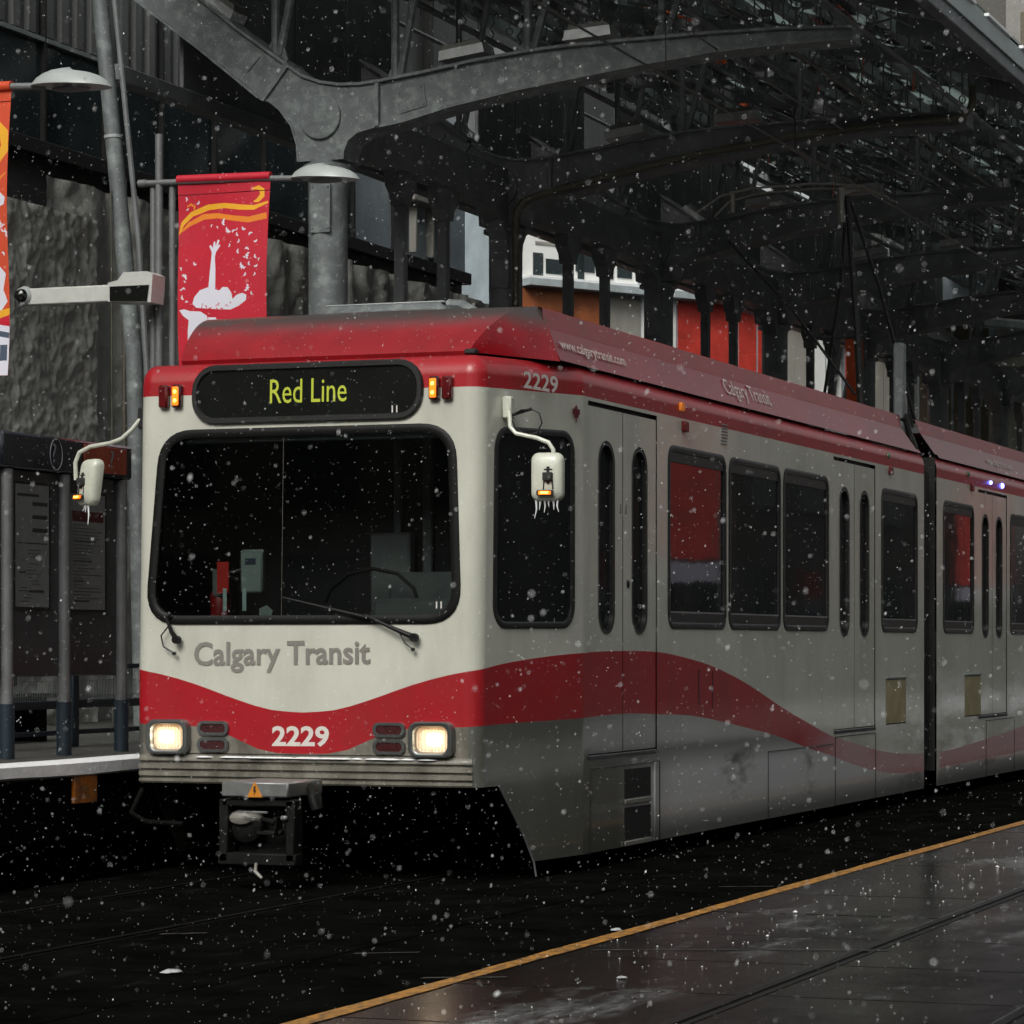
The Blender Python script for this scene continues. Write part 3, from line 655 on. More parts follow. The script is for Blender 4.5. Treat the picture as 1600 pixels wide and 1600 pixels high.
# wipers
def wiper(p0, p1, blade, mirror=False):
    a = Vector(p0); wv = bpy.data.objects.new('x', None); bpy.data.objects.remove(wv)
    b = MB(); b.lathe([(.03, -.04), (.03, -.035), (.03, .0), (.02, .01)], a+Vector((0, -.03, 0)), 12, 'Y'); b.tube([a+Vector((0, -.045, 0)), a.lerp(Vector(p1), .35)+Vector((0, -.05, .0)), Vector(p1)], [.022, .016, .010], 8)
    arm = b.build('wiper_arm', 'gasket', train)
    if blade:
        b = MB(); b.tube([blade[0], blade[1]], [.010, .005], 6, flat=1.6); b.build('wiper_blade', 'gasket', arm)
    b = MB(); q = blade[2]; b.tube(q, .006, 6); b.lathe([(.012, -.02), (.014, 0), (.01, .01)], q[-1], 8, 'Y'); b.build('washer_hose', 'rubber', arm)
pA = onfront(-8.36, 1.755); pB = onfront(-9.05, 2.02, .03)
wiper(pA, onfront(-8.75, 1.915, .045), (onfront(-8.66, 1.88, .045), onfront(-9.42, 2.045, .03), [pA+Vector((-.12, -.05, .045)), pA+Vector((-.07, -.05, -.04)), pA+Vector((-.01, -.04, -.085))]))
pC = onfront(-10.25, 1.74)
wiper(pC, onfront(-10.34, 1.90, .045), (onfront(-10.34, 1.90, .04), onfront(-10.30, 1.93, .04), [pC+Vector((-.07, -.04, .10)), pC+Vector((-.13, -.045, .03)), pC+Vector((-.11, -.045, -.05)), pC+Vector((-.02, -.04, -.10))]))

# lamps on the front
def box_lamp(X, z, lit):
    b = MB(); p = onfront(X, z, 0); b.bbox(p.x-.038, p.y-.05, p.z-.085, p.x+.038, p.y+.03, p.z+.085, .014); h = b.build('marker_lamp', 'darkred' if not lit else 'maroonlens', train)
    if lit:
        b = MB(); b.bbox(p.x-.026, p.y-.058, p.z-.068, p.x+.026, p.y-.045, p.z+.068, .01); b.build('amber_lens', 'orange_lit', h)
        for dz in (-.032, .032):
            b = MB(); b.lathe([(.013, 0), (.008, -.006)], (p.x, p.y-.059, p.z+dz), 10, 'Y'); b.build('bulb', 'hot', h)
for X, lit in ((-10.395, False), (-10.287, True), (-8.238, True), (-8.138, False)): box_lamp(X, 3.515, lit)
for sX in (-10.33, -8.235):
    P = rrect(-.175, -.128, .175, .128, .07); O = Vector((sX, Y0, 1.035)); b = MB()
    def rg(s, y): return [O+Vector((x*s, y, z*s if s > .9 else z*s)) for x, z in P]
    rows = [rg(1, .01), rg(1.0, -.03), rg(.96, -.055), rg(.84, -.058), rg(.76, -.052), rg(.70, -.03), rg(.67, -.005)]; n = len(P)
    for r_ in rows: b.v += r_
    for i in range(len(rows)-1):
        for k in range(n): b.f.append((i*n+k, i*n+(k+1) % n, (i+1)*n+(k+1) % n, (i+1)*n+k)); b.mi.append(0)
    h = b.build('headlight', 'chrome', train, smooth=40, recalc=True)
    n = len(P); dx = .02 if sX > -9 else -.025
    def rr(s_, y, ox=0): return [O+Vector((x*s_+ox, y, z*s_)) for x, z in P]
    b = MB(); b.v += rr(.70, -.016)+rr(.54, -.010, dx*.4)+rr(.36, -.012, dx*.8)+rr(.2, -.014, dx)
    for i in range(3):
        b.cur = i
        for k in range(n): b.f.append((i*n+k, i*n+(k+1) % n, (i+1)*n+(k+1) % n, (i+1)*n+k)); b.mi.append(i)
    b.f.append(tuple(3*n+k for k in range(n))); b.mi.append(2)
    hl_ = b.build('headlight_lens', ['head', 'headmid', 'headcore'], h, smooth=60, recalc=True)
    b = MB(); b.lathe([(.034, 0), (.026, -.012), (.01, -.016)], O+Vector((dx, -.016, .004)), 16, 'Y', .85); b.build('lamp_filament', 'headhot', h)
    b = MB()
    for k in range(9): x = -.104+k*.026; b.box(O.x+x, O.y-.022, O.z-.080, O.x+x+.002, O.y-.018, O.z+.080)
    b.build('lens_ribs', 'headrib', h, smooth=None)
for sX in (-9.97, -8.57):
    for z in (1.10, .98):
        P = rrect(-.125, -.052, .125, .052, .045); Q = rrect(-.100, -.032, .100, .032, .028); O = Vector((sX, Y0, z)); b = MB()
        b.v += [O+Vector((x, .0, zz)) for x, zz in P]+[O+Vector((x, -.022, zz)) for x, zz in P]+[O+Vector((x, -.022, zz)) for x, zz in Q]+[O+Vector((x, -.008, zz)) for x, zz in Q]; n = len(P)
        for i in range(3):
            for k in range(n): b.f.append((i*n+k, i*n+(k+1) % n, (i+1)*n+(k+1) % n, (i+1)*n+k)); b.mi.append(0)
        t_ = b.build('tail_light', 'chrome', train, smooth=40, recalc=True)
        b = MB(); b.prism(Q, O+Vector((0, -.012, 0)), (1, 0, 0), (0, 0, 1), .003); b.build('tail_lens', 'maroonlens', t_)
# bumper with grooves and a snow-dusted step
b = MB()
def bump_row(off, z): return [Vector(SH(u, z, off)) for u in [p[0] for p in PATH if abs(p[0]) < 1.32]]
prof = [(.0, .905), (.012, .895), (.022, .875), (.022, .862), (-.004, .855), (-.004, .842), (.022, .835), (.022, .805), (-.006, .80), (-.006, .786), (.022, .78), (.022, .752), (-.006, .748), (-.006, .734), (.022, .728), (.022, .712), (.012, .700), (.0, .700)]
rows = [bump_row(o_, z) for o_, z in prof]; n = len(rows[0])
for r_ in rows: b.v += r_
for i in range(len(rows)-1):
    for k in range(n-1): b.f.append((i*n+k, i*n+k+1, (i+1)*n+k+1, (i+1)*n+k)); b.mi.append(0)
bump = b.build('bumper', 'fgrey', train, smooth=30, recalc=True)
b = MB()
for i in range(40):
    x = random.gauss(-9.3, .42); s_ = random.uniform(.02, .07)
    b.lathe([(s_*1.6, 0), (s_*1.2, .006), (s_*.4, .010)], (x, 17.665, .889), 8, sy=.35)
b.build('bumper_snow', 'snow', bump)

# coupler
b = MB(); b.bbox(-9.92, 16.98, .60, -9.32, 17.5, .712, .012); cp = b.build('coupler', 'steel', train)
tri = [(-.07, -.05), (.07, -.05), (0, .065)]
b = MB(); b.prism(tri, (-9.615, 16.979, .652), (1, 0, 0), (0, 0, 1), .003); wt = b.build('warning_triangle', 'triangle', cp, smooth=None)
b = MB(); b.prism([(-.006, .028), (.012, .030), (.002, .002), (.014, .0), (-.008, -.038), (.0, -.010), (-.012, -.008)], (-9.615, 16.974, .652), (1, 0, 0), (0, 0, 1), .002); b.build('lightning_bolt', 'black', cp, smooth=None)
b = MB()
for x0, x1, z0, z1 in ((-9.94, -9.30, .53, .585), (-9.97, -9.89, .12, .58), (-9.37, -9.29, .13, .58), (-9.98, -9.28, .10, .19)): b.bbox(x0, 17.02, z0, x1, 17.14, z1, .01)
b.box(-9.90, 17.2, .15, -9.35, 17.25, .58); b.build('coupler_frame', 'couplergrime', cp)
b = MB(); b.lathe([(.155, .0), (.15, -.04), (.11, -.06), (.06, -.065)], (-9.78, 17.14, .38), 20, 'Y', .8); b.build('coupler_cone', 'couplergrime', cp)
b = MB(); b.lathe([(.03, -.09), (.10, -.075), (.15, -.02), (.15, .03)], (-9.79, 17.12, .44), 18, 'Y', .42); b.build('coupler_snow_cap', 'letter_grey', cp)
b = MB(); b.bbox(-9.64, 17.03, .32, -9.42, 17.10, .36); b.tube([(-9.6, 17.05, .36), (-9.55, 17.0, .44), (-9.45, 17.0, .42)], .02, 8); b.bbox(-9.47, 17.0, .33, -9.44, 17.1, .46); b.build('coupler_hook', 'couplergrime', cp)
b = MB(); b.bbox(-9.76, 16.97, .485, -9.5, 16.985, .50, .002); b.bbox(-9.68, 16.97, .445, -9.6, 16.985, .455, .002); b.bbox(-9.40, 16.99, .435, -9.34, 17.02, .47); b.build('coupler_latch', 'steel', cp)
b = MB(); b.tube([(-9.24, 17.2, .68), (-9.15, 17.05, .67), (-9.09, 17.0, .60), (-9.07, 17.0, .52)], [.03, .045, .055, .045], 10); b.build('brake_hose', 'couplergrime', cp)
b = MB(); b.tube([(-9.62, 17.0, .055), (-9.56, 17.0, -.0+.02), (-9.52, 16.98, .02)], .01, 6); 
b = MB(); b.tube([(-9.63, 17.02, .115), (-9.605, 16.97, .06), (-9.545, 16.97, -.0+.015)], [.012, .016, .012], 8); b.build('release_handle', 'letter_grey', cp)
for o_ in [cp]:
    o_.location += Vector((.36, 0, .045)); o_.scale = (.86, 1, .95)
b = MB(); b.tube([(-10.45, 17.5, .66), (-10.45, 17.35, .50), (-10.3, 17.3, .44), (-10.0, 17.3, .43)], .018, 8); b.build('air_hose', 'under', train)

# underframe, bogies and wheels
for y0_, y1_ in ((18.3, 29.1), (29.85, 40.5)): b = MB(); b.box(CX-1.33, y0_+.2, .55, CX+1.33, y1_, .84); b.build('underframe', 'under', train, smooth=None)
for y0_, y1_ in ((20.9, 23.9), (24.1, 27.2), (31.7, 37.5)): b = MB(); b.bbox(CX-1.2, y0_, .18, CX+1.2, y1_, .56, .03); b.build('equipment_case', 'under', train)
for yb in (19.1, 28.55, 38.0):
    b = MB()
    for s_ in (-1, 1): b.bbox(CX+s_*.95-.06, yb-.35, .30, CX+s_*.95+.06, yb+2.15, .52, .03)
    b.bbox(CX-.9, yb+.75, .32, CX+.9, yb+1.05, .5, .02); b.build('bogie_frame', 'under', train)
    for yy in (yb, yb+1.8):
        for s_ in (-1, 1):
            b = MB(); b.lathe([(.12, -.05), (.30, -.06), (.355, -.06), (.36, .04), (.39, .05), (.39, .075), (.30, .07), (.1, .06)], (CX+s_*.72, yy, .363), 24, 'X')
            b.build('wheel', 'under', train)
# mudflap edge on the skirt
b = MB(); b.tube([SH(uY(17.97), .70, .004), SH(uY(18.28), .38, .004), SH(uY(18.46), .13, .004), SH(uY(18.50), .02, .0)], .008, 6); b.build('skirt_edge_cable', 'steel_dark', train)

# ---- side windows, doors, both halves, both sides
LE = []
def side_set(sec, sign, top, bot, detail=True):
    MF = lambda u, z, h: SH(u, z, h, sec); flip = (sec == 1)
    nf = lambda u, z: SN(u, z, sec)
    mir = lambda P: [(sign*u, z) for u, z in (P if sign > 0 else P[::-1])]
    P = mir(CABW); c_ = pane('cab_window', P, -.006, 'tint', train, MF, nfn=nf, flip=flip); ring('window_frame', P, .05, .012, 'rubber', c_, MF)
    for a, b_ in WINS:
        P = mir(rrect(uY(a), WZ[0], uY(b_), WZ[1], .10)); w_ = pane('side_window', P, -.012, 'tint', train, MF, nfn=nf, flip=flip); ring('window_frame', P, .055, .010, 'rubber', w_, MF)
        for z0, z1, h0, m_ in ((WZ[0]+.03, WZ[0]+.105, .003, 0), (WZ[0]+.105, WZ[0]+.117, .006, 1), (WZ[1]-.11, WZ[1]-.03, .0, 0)):
            q = MB(); A = sign*(uY(a)+.035); B = sign*(uY(b_)-.035)
            p = [MF(A, z0, h0), MF(B, z0, h0), MF(B, z1, h0), MF(A, z1, h0)]; p2 = [MF(A, z0, -.02), MF(B, z0, -.02), MF(B, z1, -.02), MF(A, z1, -.02)]
            q.add(p+p2, [(0, 1, 2, 3), (0, 1, 5, 4), (3, 2, 6, 7), (0, 4, 7, 3), (1, 5, 6, 2)])
            q.build('window_rail', ['rubber', 'steel'][m_], w_, smooth=None, recalc=True)
    for a, b_ in DOORS:
        mid = (a+b_)/2
        for i, (y0_, y1_) in enumerate(((a+.008, mid-.007), (mid+.007, b_-.003))):
            O_ = mir([(uY(y0_), DZ[0]+.01), (uY(y1_), DZ[0]+.01), (uY(y1_), DZ[1]-.035), (uY(y0_), DZ[1]-.035)])
            wc = (y0_+y1_)/2+(.02 if i == 0 else -.01); W_ = mir(rrect(uY(wc-.155), 1.80, uY(wc+.155), 3.25, .15))
            us = [p[0] for p in O_]; u0, u1 = min(us), max(us)
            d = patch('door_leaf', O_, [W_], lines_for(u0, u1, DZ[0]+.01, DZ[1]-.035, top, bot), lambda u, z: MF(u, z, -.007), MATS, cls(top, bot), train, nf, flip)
            g_ = pane('door_window', W_, -.035, 'tint', d, MF, nfn=nf, flip=flip); ring('door_window_seal', W_, .035, -.004, 'rubber', d, MF, -.04)
        q = MB(); p = [MF(sign*uY(a), DZ[0], -.045), MF(sign*uY(b_), DZ[0], -.045), MF(sign*uY(b_), DZ[1], -.045), MF(sign*uY(a), DZ[1], -.045)]
        q.add(p, [(0, 1, 2, 3)]); q.build('door_seal', 'rubber', train, smooth=None)
        q = MB(); A, B = sign*uY(a), sign*uY(b_); h_ = .012     # threshold plate
        q.add([MF(A, DZ[0]-.035, .004), MF(B, DZ[0]-.035, .004), MF(B, DZ[0]-.005, .012), MF(A, DZ[0]-.005, .012), MF(B, DZ[0], -.02), MF(A, DZ[0], -.02)], [(0, 1, 2, 3), (3, 2, 4, 5)]); q.build('door_sill', 'steel_dark', train, smooth=None)
side_set(0, 1, TOP1, BOT1); side_set(0, -1, TOP1, BOT1); side_set(1, 1, TOP2, BOT2); side_set(1, -1, TOP2, BOT2)
def flush(name, y0_, y1_, z0, z1, mat, off=.004, parent=train, gap=True, sec=0):
    """hatch plate standing a few mm proud of the skin, with its dark joint round it"""
    q = MB(); X = CX+HW
    if gap: q.cur = 1; q.box(X+.0005, y0_-.012, z0-.012, X+.0022, y1_+.012, z1+.012)
    q.cur = 0; q.bbox(X+.001, y0_, z0, X+off+.002, y1_, z1, .002); return q.build(name, [mat, 'rubber'], parent, smooth=None)
for (a, b_) in ((27.66, 28.42), (31.06, 31.82)):
    h = flush('vent_hatch', a, b_, .88, 1.335, 'olive', .003); q = MB(); q.bbox(CX+HW, a-.03, 1.345, CX+HW+.014, b_+.03, 1.365, .003); q.build('hatch_lip', 'trim', h)
def seam(p, name='panel_seam'):
    q = MB(); q.tube([(CX+HW+.001, y, z) for y, z in p], .0055, 4); return q.build(name, 'rubber', train, smooth=None)
seam([(20.85, .13), (20.85, .765), (19.36, .765), (19.33, .13)]); seam([(23.68, .13), (23.68, .735), (25.74, .735)]); seam([(25.80, .13), (25.80, .80)]); seam([(25.80, .80), (27.24, .80), (27.24, .13)])
seam([(32.1, .13), (32.1, .80), (33.6, .80), (33.6, .13)]); seam([(21.8, 1.2), (21.8, 1.5)]); seam([(22.15, 1.16), (22.15, 1.48)])
for z0, z1 in ((.50, .73), (.175, .43)):                    # two step recesses in the lower skirt
    q = MB(); X = CX+HW; q.box(X+.001, 20.06, z0, X+.004, 20.64, z1); s_ = q.build('skirt_vent', 'black', train, smooth=None)
    q = MB(); q.bbox(X+.004, 20.04, z0-.045, X+.02, 20.62, z0-.005, .006); q.build('vent_step', 'letter_grey', s_)
q = MB(); q.bbox(CX+HW+.001, 20.72, .13, CX+HW+.012, 20.80, .76, .004); q.build('skirt_strip', 'grey', train)
for (y, z, m_, r_) in ((21.36, 3.665, 'amber_dim', .035), (21.42, 3.505, 'darkred', .045), (27.74, 3.68, 'green', .032), (27.79, 3.525, 'darkred', .042), (31.22, 3.69, 'green', .032), (31.35, 3.54, 'darkred', .042), (32.31, 3.655, 'blueled', .025), (32.92, 3.65, 'blueled', .035)):
    q = MB(); X = CX+HW-(.01 if z > 3.66 else 0)
    if m_ in ('green', 'blueled'): q.lathe([(r_, 0), (r_*.9, .02), (r_*.4, .03)], (X, y, z), 12, 'X')
    else: q.bbox(X, y-r_*1.2, z-r_, X+.035, y+r_*1.2, z+r_, .008)
    q.build('indicator_lamp', m_, train)
for i in range(7):
    q = MB(); q.bbox(CX+HW, 22.36+i*.004, 3.43+i*.027, CX+HW+.008, 22.52+i*.004, 3.442+i*.027, .003); q.build('louvre', 'steel', train)
q = MB(); q.lathe([(.035, 0), (.035, .008), (.02, .012)], (CX+HW-.012, 20.16, 2.18), 16, 'X'); q.build('door_button', 'black', train)
q = MB(); q.box(CX+HW-.013, 20.11, 2.29, CX+HW-.011, 20.21, 2.37); q.build('door_notice', 'letter_grey', train, smooth=None)
for y in (19.99, 20.11): q = MB(); q.bbox(CX+HW-.014, y-.018, 2.72, CX+HW-.004, y+.018, 2.80, .004); q.build('door_latch', 'letter_grey', train)
leaf = [(0, -1), (.08, -1), (.06, -.45), (.5, -.5), (.42, -.3), (.95, .15), (.78, .22), (.85, .55), (.55, .48), (.48, .62), (.22, .35), (.32, .85), (.15, .75), (0, 1.1), (-.15, .75), (-.32, .85), (-.22, .35), (-.48, .62), (-.55, .48), (-.85, .55), (-.78, .22), (-.95, .15), (-.42, -.3), (-.5, -.5), (-.06, -.45), (-.08, -1)]
cu_, su_ = .9925, .122
q = MB(); q.prism([(x*.065, y*.065) for x, y in leaf], (-7.722, 19.06, 3.425), (su_, cu_, 0), (0, 0, 1), .003)
for v in q.v: v.x += .012
q.build('maple_leaf_emblem', 'leafred', train, smooth=None)

# roof cowl: folded side sheets, hood at the front
def cowl(y0_, y1_, skew):
    prof = [(1.53, 3.80), (1.515, 3.835), (1.49, 3.84), (1.405, 4.045), (1.40, 4.05), (1.385, 4.19), (1.36, 4.20), (1.30, 4.20)]
    b = MB(); ys = [y0_+(y1_-y0_)*i/30 for i in range(31)]
    for s_ in (1, -1):
        base = len(b.v)
        for i, y in enumerate(ys):
            for x, z in prof:
                yy = y
                if i == 30 or i == 0:
                    t = (z-3.8)/.4; yy = y-skew[0 if i == 0 else 1]*t
                b.v.append(Vector((CX+s_*x, yy, z)))
        n = len(prof)
        for i in range(30):
            for k in range(n-1): b.f.append((base+i*n+k, base+i*n+k+1, base+(i+1)*n+k+1, base+(i+1)*n+k)); b.mi.append(1 if k in (4, 5) else 0)
    c_ = b.build('roof_cowl', ['redcowl', 'red'], train, smooth=20, recalc=True)
    b = MB(); b.box(CX-1.32, y0_+.2, 4.10, CX+1.32, y1_-.5, 4.16); b.build('roof_deck', 'steel_dark', train, smooth=None)
    return c_
c1 = cowl(18.80, 29.15, (0, .55)); c2 = cowl(29.95, 40.6, (.55, 0)); c1['label'] = 'cowl over the leading half, carries the web address'
# hood
b = MB(); NX, NY = 24, 10
def hoodP(s_, t):
    # s across (-1..1), t up the slope
    w0, w1 = 1.16, 1.36; front = 18.0; z = 3.80+.40*math.sin(math.pi/2*t)**.92; zc = 0
    x = s_*(w0+(w1-w0)*t); y = front+.85*t**1.15
    return Vector((CX+x, y, z+zc*.6+.012*math.cos(s_*1.5)*t))
for j in range(NY+1):
    for i in range(NX+1): b.v.append(hoodP(-1+2*i/NX, j/NY))
for j in range(NY):
    for i in range(NX): b.f.append((j*(NX+1)+i, j*(NX+1)+i+1, (j+1)*(NX+1)+i+1, (j+1)*(NX+1)+i)); b.mi.append(0)
# rolled lip below, angled cheeks at both sides
for j, (dy, dz) in enumerate(((.02, -.035), (.07, -.05))):
    base = len(b.v)
    for i in range(NX+1): p = hoodP(-1+2*i/NX, 0); b.v.append(p+Vector((0, dy, dz)))
    prev = 0 if j == 0 else base-(NX+1)
    for i in range(NX): b.f.append((prev+i, base+i, base+i+1, prev+i+1)); b.mi.append(0)
for s_ in (1, -1):
    base = len(b.v); NC = 10
    for j in range(NC+1):
        t = j/NC; a = hoodP(s_, t); e = Vector((CX+s_*(1.16+.37*t), 18.0+.80*t, 3.79)); o2 = a.lerp(e, .5)+Vector((s_*.02*math.sin(math.pi*t), 0, -.02*math.sin(math.pi*t)))
        b.v += [a, o2, e]
    for j in range(NC):
        for k in (0, 1): b.f.append((base+j*3+k, base+j*3+k+1, base+j*3+k+4, base+j*3+k+3)); b.mi.append(0)
hood = b.build('cowl_hood', ['redroof'], train, smooth=28, recalc=True)
# top sheet behind the hood crest
b = MB()
for i in range(NX):
    a, c_ = hoodP(-1+2*i/NX, 1), hoodP(-1+2*(i+1)/NX, 1); b.add([a, c_, c_+Vector((0, .9, -.05)), a+Vector((0, .9, -.05))], [(0, 1, 2, 3)])
b.build('hood_top', 'redroof', train, smooth=60)
b = MB(); b.bbox(-8.14, 17.99, 3.775, -8.05, 18.06, 3.815, .01); b.build('hood_hinge', 'black', train)
Us = Vector((0, 1, 0)); Vs = Vector((-.085, 0, .205)).normalized()
text('www.calgarytransit.com', .085, Vector((CX+1.470, 18.95, 3.90)), Us, Vs, 'letter_dim', c1, width=1.35, off=.010, bold=.01)
text('Calgary Transit', .15, Vector((CX+1.467, 22.75, 3.895)), Us, Vs, 'letter_dim', c1, width=1.28, off=.010, bold=.0)
text('www.calgarytransit.com', .085, Vector((CX+1.470, 32.5, 3.90)), Us, Vs, 'letter_dim', c2, width=1.35, off=.006, bold=.01)
# rooftop equipment box
b = MB(); b.bbox(-10.42, 20.2, 4.12, -9.32, 21.9, 4.46, .05); rb = b.build('roof_equipment_box', 'column', train)
b = MB(); b.bbox(-10.40, 20.25, 4.46, -9.34, 21.8, 4.475, .01); b.build('box_snow', 'lampgrey', rb)
b = MB(); b.tube([(-9.32, 20.3, 4.44), (-9.2, 20.3, 4.43), (-9.0, 20.2, 4.33), (-8.8, 20.1, 4.25)], .05, 8); b.build('cable_duct', 'column', rb)
# folding joint between the halves
for i in range(7):
    b = MB(); y = 29.235+i*.08; m_ = CX
    b.add([], [])
    P = [(-1.42, .35), (1.42, .35), (1.46, .5), (1.46, 3.6), (1.35, 3.76), (-1.35, 3.76), (-1.46, 3.6), (-1.46, .5)]
    b.prism(P, (CX, y+.05, 0), (1, 0, 0), (0, 0, 1), .05); b.build('gangway_fold', 'black', train)
b = MB(); b.tube([(CX+1.40, 29.3, 3.86), (CX+1.38, 29.15, 4.0), (CX+1.36, 29.0, 4.2)], .06, 8); b.build('joint_hose', 'rubber', train)
b = MB(); b.bbox(CX+1.26, 28.97, 3.8, CX+1.38, 29.10, 5.0, .02); b.build('roof_post', 'column', train)

# mirrors
def mirror(side):
    s_ = side
    if s_ > 0:
        base = Vector((-7.835, 18.06, 3.41)); pts = [(-7.80, 18.02, 3.36), (-7.785, 18.0, 3.25), (-7.74, 18.0, 3.20), (-7.58, 18.0, 3.165), (-7.49, 18.0, 3.13), (-7.455, 18.0, 3.08), (-7.445, 18.0, 2.93), (-7.45, 18.0, 2.80)]
        c_ = Vector((-7.50, 18.0, 2.888)); hw_ = .117; hh = .172
    else:
        base = Vector((-10.70, 17.98, 3.40)); pts = [(-10.72, 17.95, 3.39), (-10.785, 17.92, 3.30), (-10.86, 17.9, 3.23), (-10.95, 17.9, 3.20), (-11.13, 17.9, 3.175), (-11.22, 17.9, 3.135), (-11.255, 17.9, 3.06), (-11.25, 17.9, 2.93)]
        c_ = Vector((-11.14, 17.9, 2.91)); hw_ = .108; hh = .175
    b = MB(); b.tube(pts, .016, 8); arm = b.build('mirror_arm', 'mirror_white', train)
    b = MB(); b.bbox(base.x-.02*s_, base.y-.05, base.z-.10, base.x+.05*s_, base.y+.04, base.z+.06, .012); b.build('mirror_bracket', 'mirror_white' if s_ > 0 else 'rubber', arm)
    b = MB(); U = Vector((1, .1, 0)).normalized() if s_ > 0 else Vector((.88, -.45, 0)).normalized(); V = Vector((0, 0, 1)) if s_ > 0 else Vector((.14, 0, 1)).normalized(); N = U.cross(V)
    rows = []
    for sc, d in ((.97, -.05), (1, -.03), (1, .0), (.93, .025), (.7, .04), (.3, .046)):
        rows.append([c_+U*x*1+V*y+N*d for x, y in rrect(-hw_*sc, -hh*sc, hw_*sc, hh*sc, min(.055, hw_*sc*.9), 5)])
    n = len(rows[0])
    for r_ in rows: b.v += r_
    for i in range(5):
        for k in range(n): b.f.append((i*n+k, i*n+(k+1) % n, (i+1)*n+(k+1) % n, (i+1)*n+k)); b.mi.append(0)
    b.f.append(tuple(5*n+k for k in range(n))); b.mi.append(0); b.f.append(tuple(range(n))); b.mi.append(0)
    hd = b.build('mirror_housing', 'mirror_white', arm, smooth=50, recalc=True)
    cc = c_+N*.045+U*(.02 if s_ > 0 else -.02)
    b = MB(); b.tube([cc+V*.07, cc+V*-.05], .012, 6); b.bbox(cc.x-.035, cc.y-.03, cc.z-.03, cc.x+.035, cc.y+.01, cc.z+.03, .006); b.tube([cc+V*.05-U*.03, cc+V*.05+U*.03], .006, 6); b.tube([cc-V*.02-U*.03, cc-V*.09-U*.035], .005, 5); b.tube([cc-V*.02+U*.03, cc-V*.09+U*.035], .005, 5); b.build('mirror_clamp', 'black', arm)
    lp = c_-V*.115+N*.05+(U*.0 if s_ > 0 else -U*.03)
    b = MB(); b.prism(rrect(-.062, -.02, .062, .02, .012), lp, U, V, .012); b.build('mirror_lamp_base', 'rubber', arm)
    b = MB(); b.prism(rrect(-.045, -.013, .045, .013, .006), lp+N*.014, U, V, .01); b.build('mirror_lamp', 'orange_lit', arm)
    b = MB(); b.prism(rrect(-.028, -.006, .028, .006, .003), lp+N*.026, U, V, .002); b.build('bulb', 'hot', arm)
    for k in range(6 if s_ > 0 else 3):
        x = (-hw_*.7+k*hw_*.27) if s_ > 0 else (-.03+k*.03); l = (.13, .07, .09, .05, .07, .085)[k] if s_ > 0 else (.05, .06, .15)[k]
        p = c_+U*x-V*(hh-.01); b = MB(); b.tube([p, p+Vector((.004*(-1)**k, 0, -l*.5)), p+Vector((-.012+.004*k, 0, -l))], [.008, .006, .002], 6); b.build('icicle', 'ice', arm)
    if s_ > 0:
        b = MB(); q = [base+Vector((.06, -.03, -.07))]; 
        b.tube([(-7.79, 18.03, 3.33), (-7.70, 18.0, 3.365), (-7.62, 18.0, 3.37), (-7.56, 18.0, 3.34), (-7.54, 18.0, 3.27), (-7.58, 18.0, 3.20), (-7.66, 18.0, 3.19), (-7.75, 18.02, 3.24), (-7.79, 18.04, 3.30)], .006, 6); b.tube([(-7.78, 18.03, 3.335), (-7.62, 18.0, 3.372)], .012, 6); b.build('mirror_cable', 'rubber', arm)
mirror(1); mirror(-1)

# pantograph near the joint
PX_, PY_ = -9.10, 30.6
b = MB(); b.bbox(PX_-.6, PY_-.3, 4.2, PX_+.6, PY_+1.5, 4.3, .02); pan = b.build('pantograph', 'black', train)
b = MB(); b.tube([(PX_+.28, PY_, 4.3), (PX_+.22, PY_, 5.4), (PX_+.1, PY_, 6.9)], [.05, .045, .03], 8); b.build('lower_arm', 'black', pan)
b = MB()
b.tube([(PX_-.5, PY_+.9, 4.35), (PX_-.1, PY_+.4, 5.9), (PX_+.1, PY_, 6.9)], .02, 6); b.tube([(PX_+.6, PY_+1.2, 4.35), (PX_+.35, PY_+.5, 5.9), (PX_+.12, PY_, 6.9)], .02, 6)
b.tube([(PX_-1.35, PY_, 6.45), (PX_-.55, PY_, 5.6), (PX_+.2, PY_, 4.6)], .018, 6); b.build('upper_arm', 'black', pan)
b = MB()
for dy in (0, .35):
    b.tube([(PX_-1.75+dy*.3, PY_+dy, 6.80), (PX_-1.45, PY_+dy, 6.98), (PX_-1.1, PY_+dy, 7.05), (PX_-.3, PY_+dy, 7.07), (PX_+.25, PY_+dy, 7.02), (PX_+.6, PY_+dy, 6.86)], .014, 6)
b.tube([(PX_-1.30, PY_, 7.03), (PX_-1.30, PY_, 6.78)], .03, 6); b.tube([(PX_+.02, PY_, 7.0), (PX_+.04, PY_, 6.6)], .045, 6); b.build('contact_head', 'letter_grey', pan)

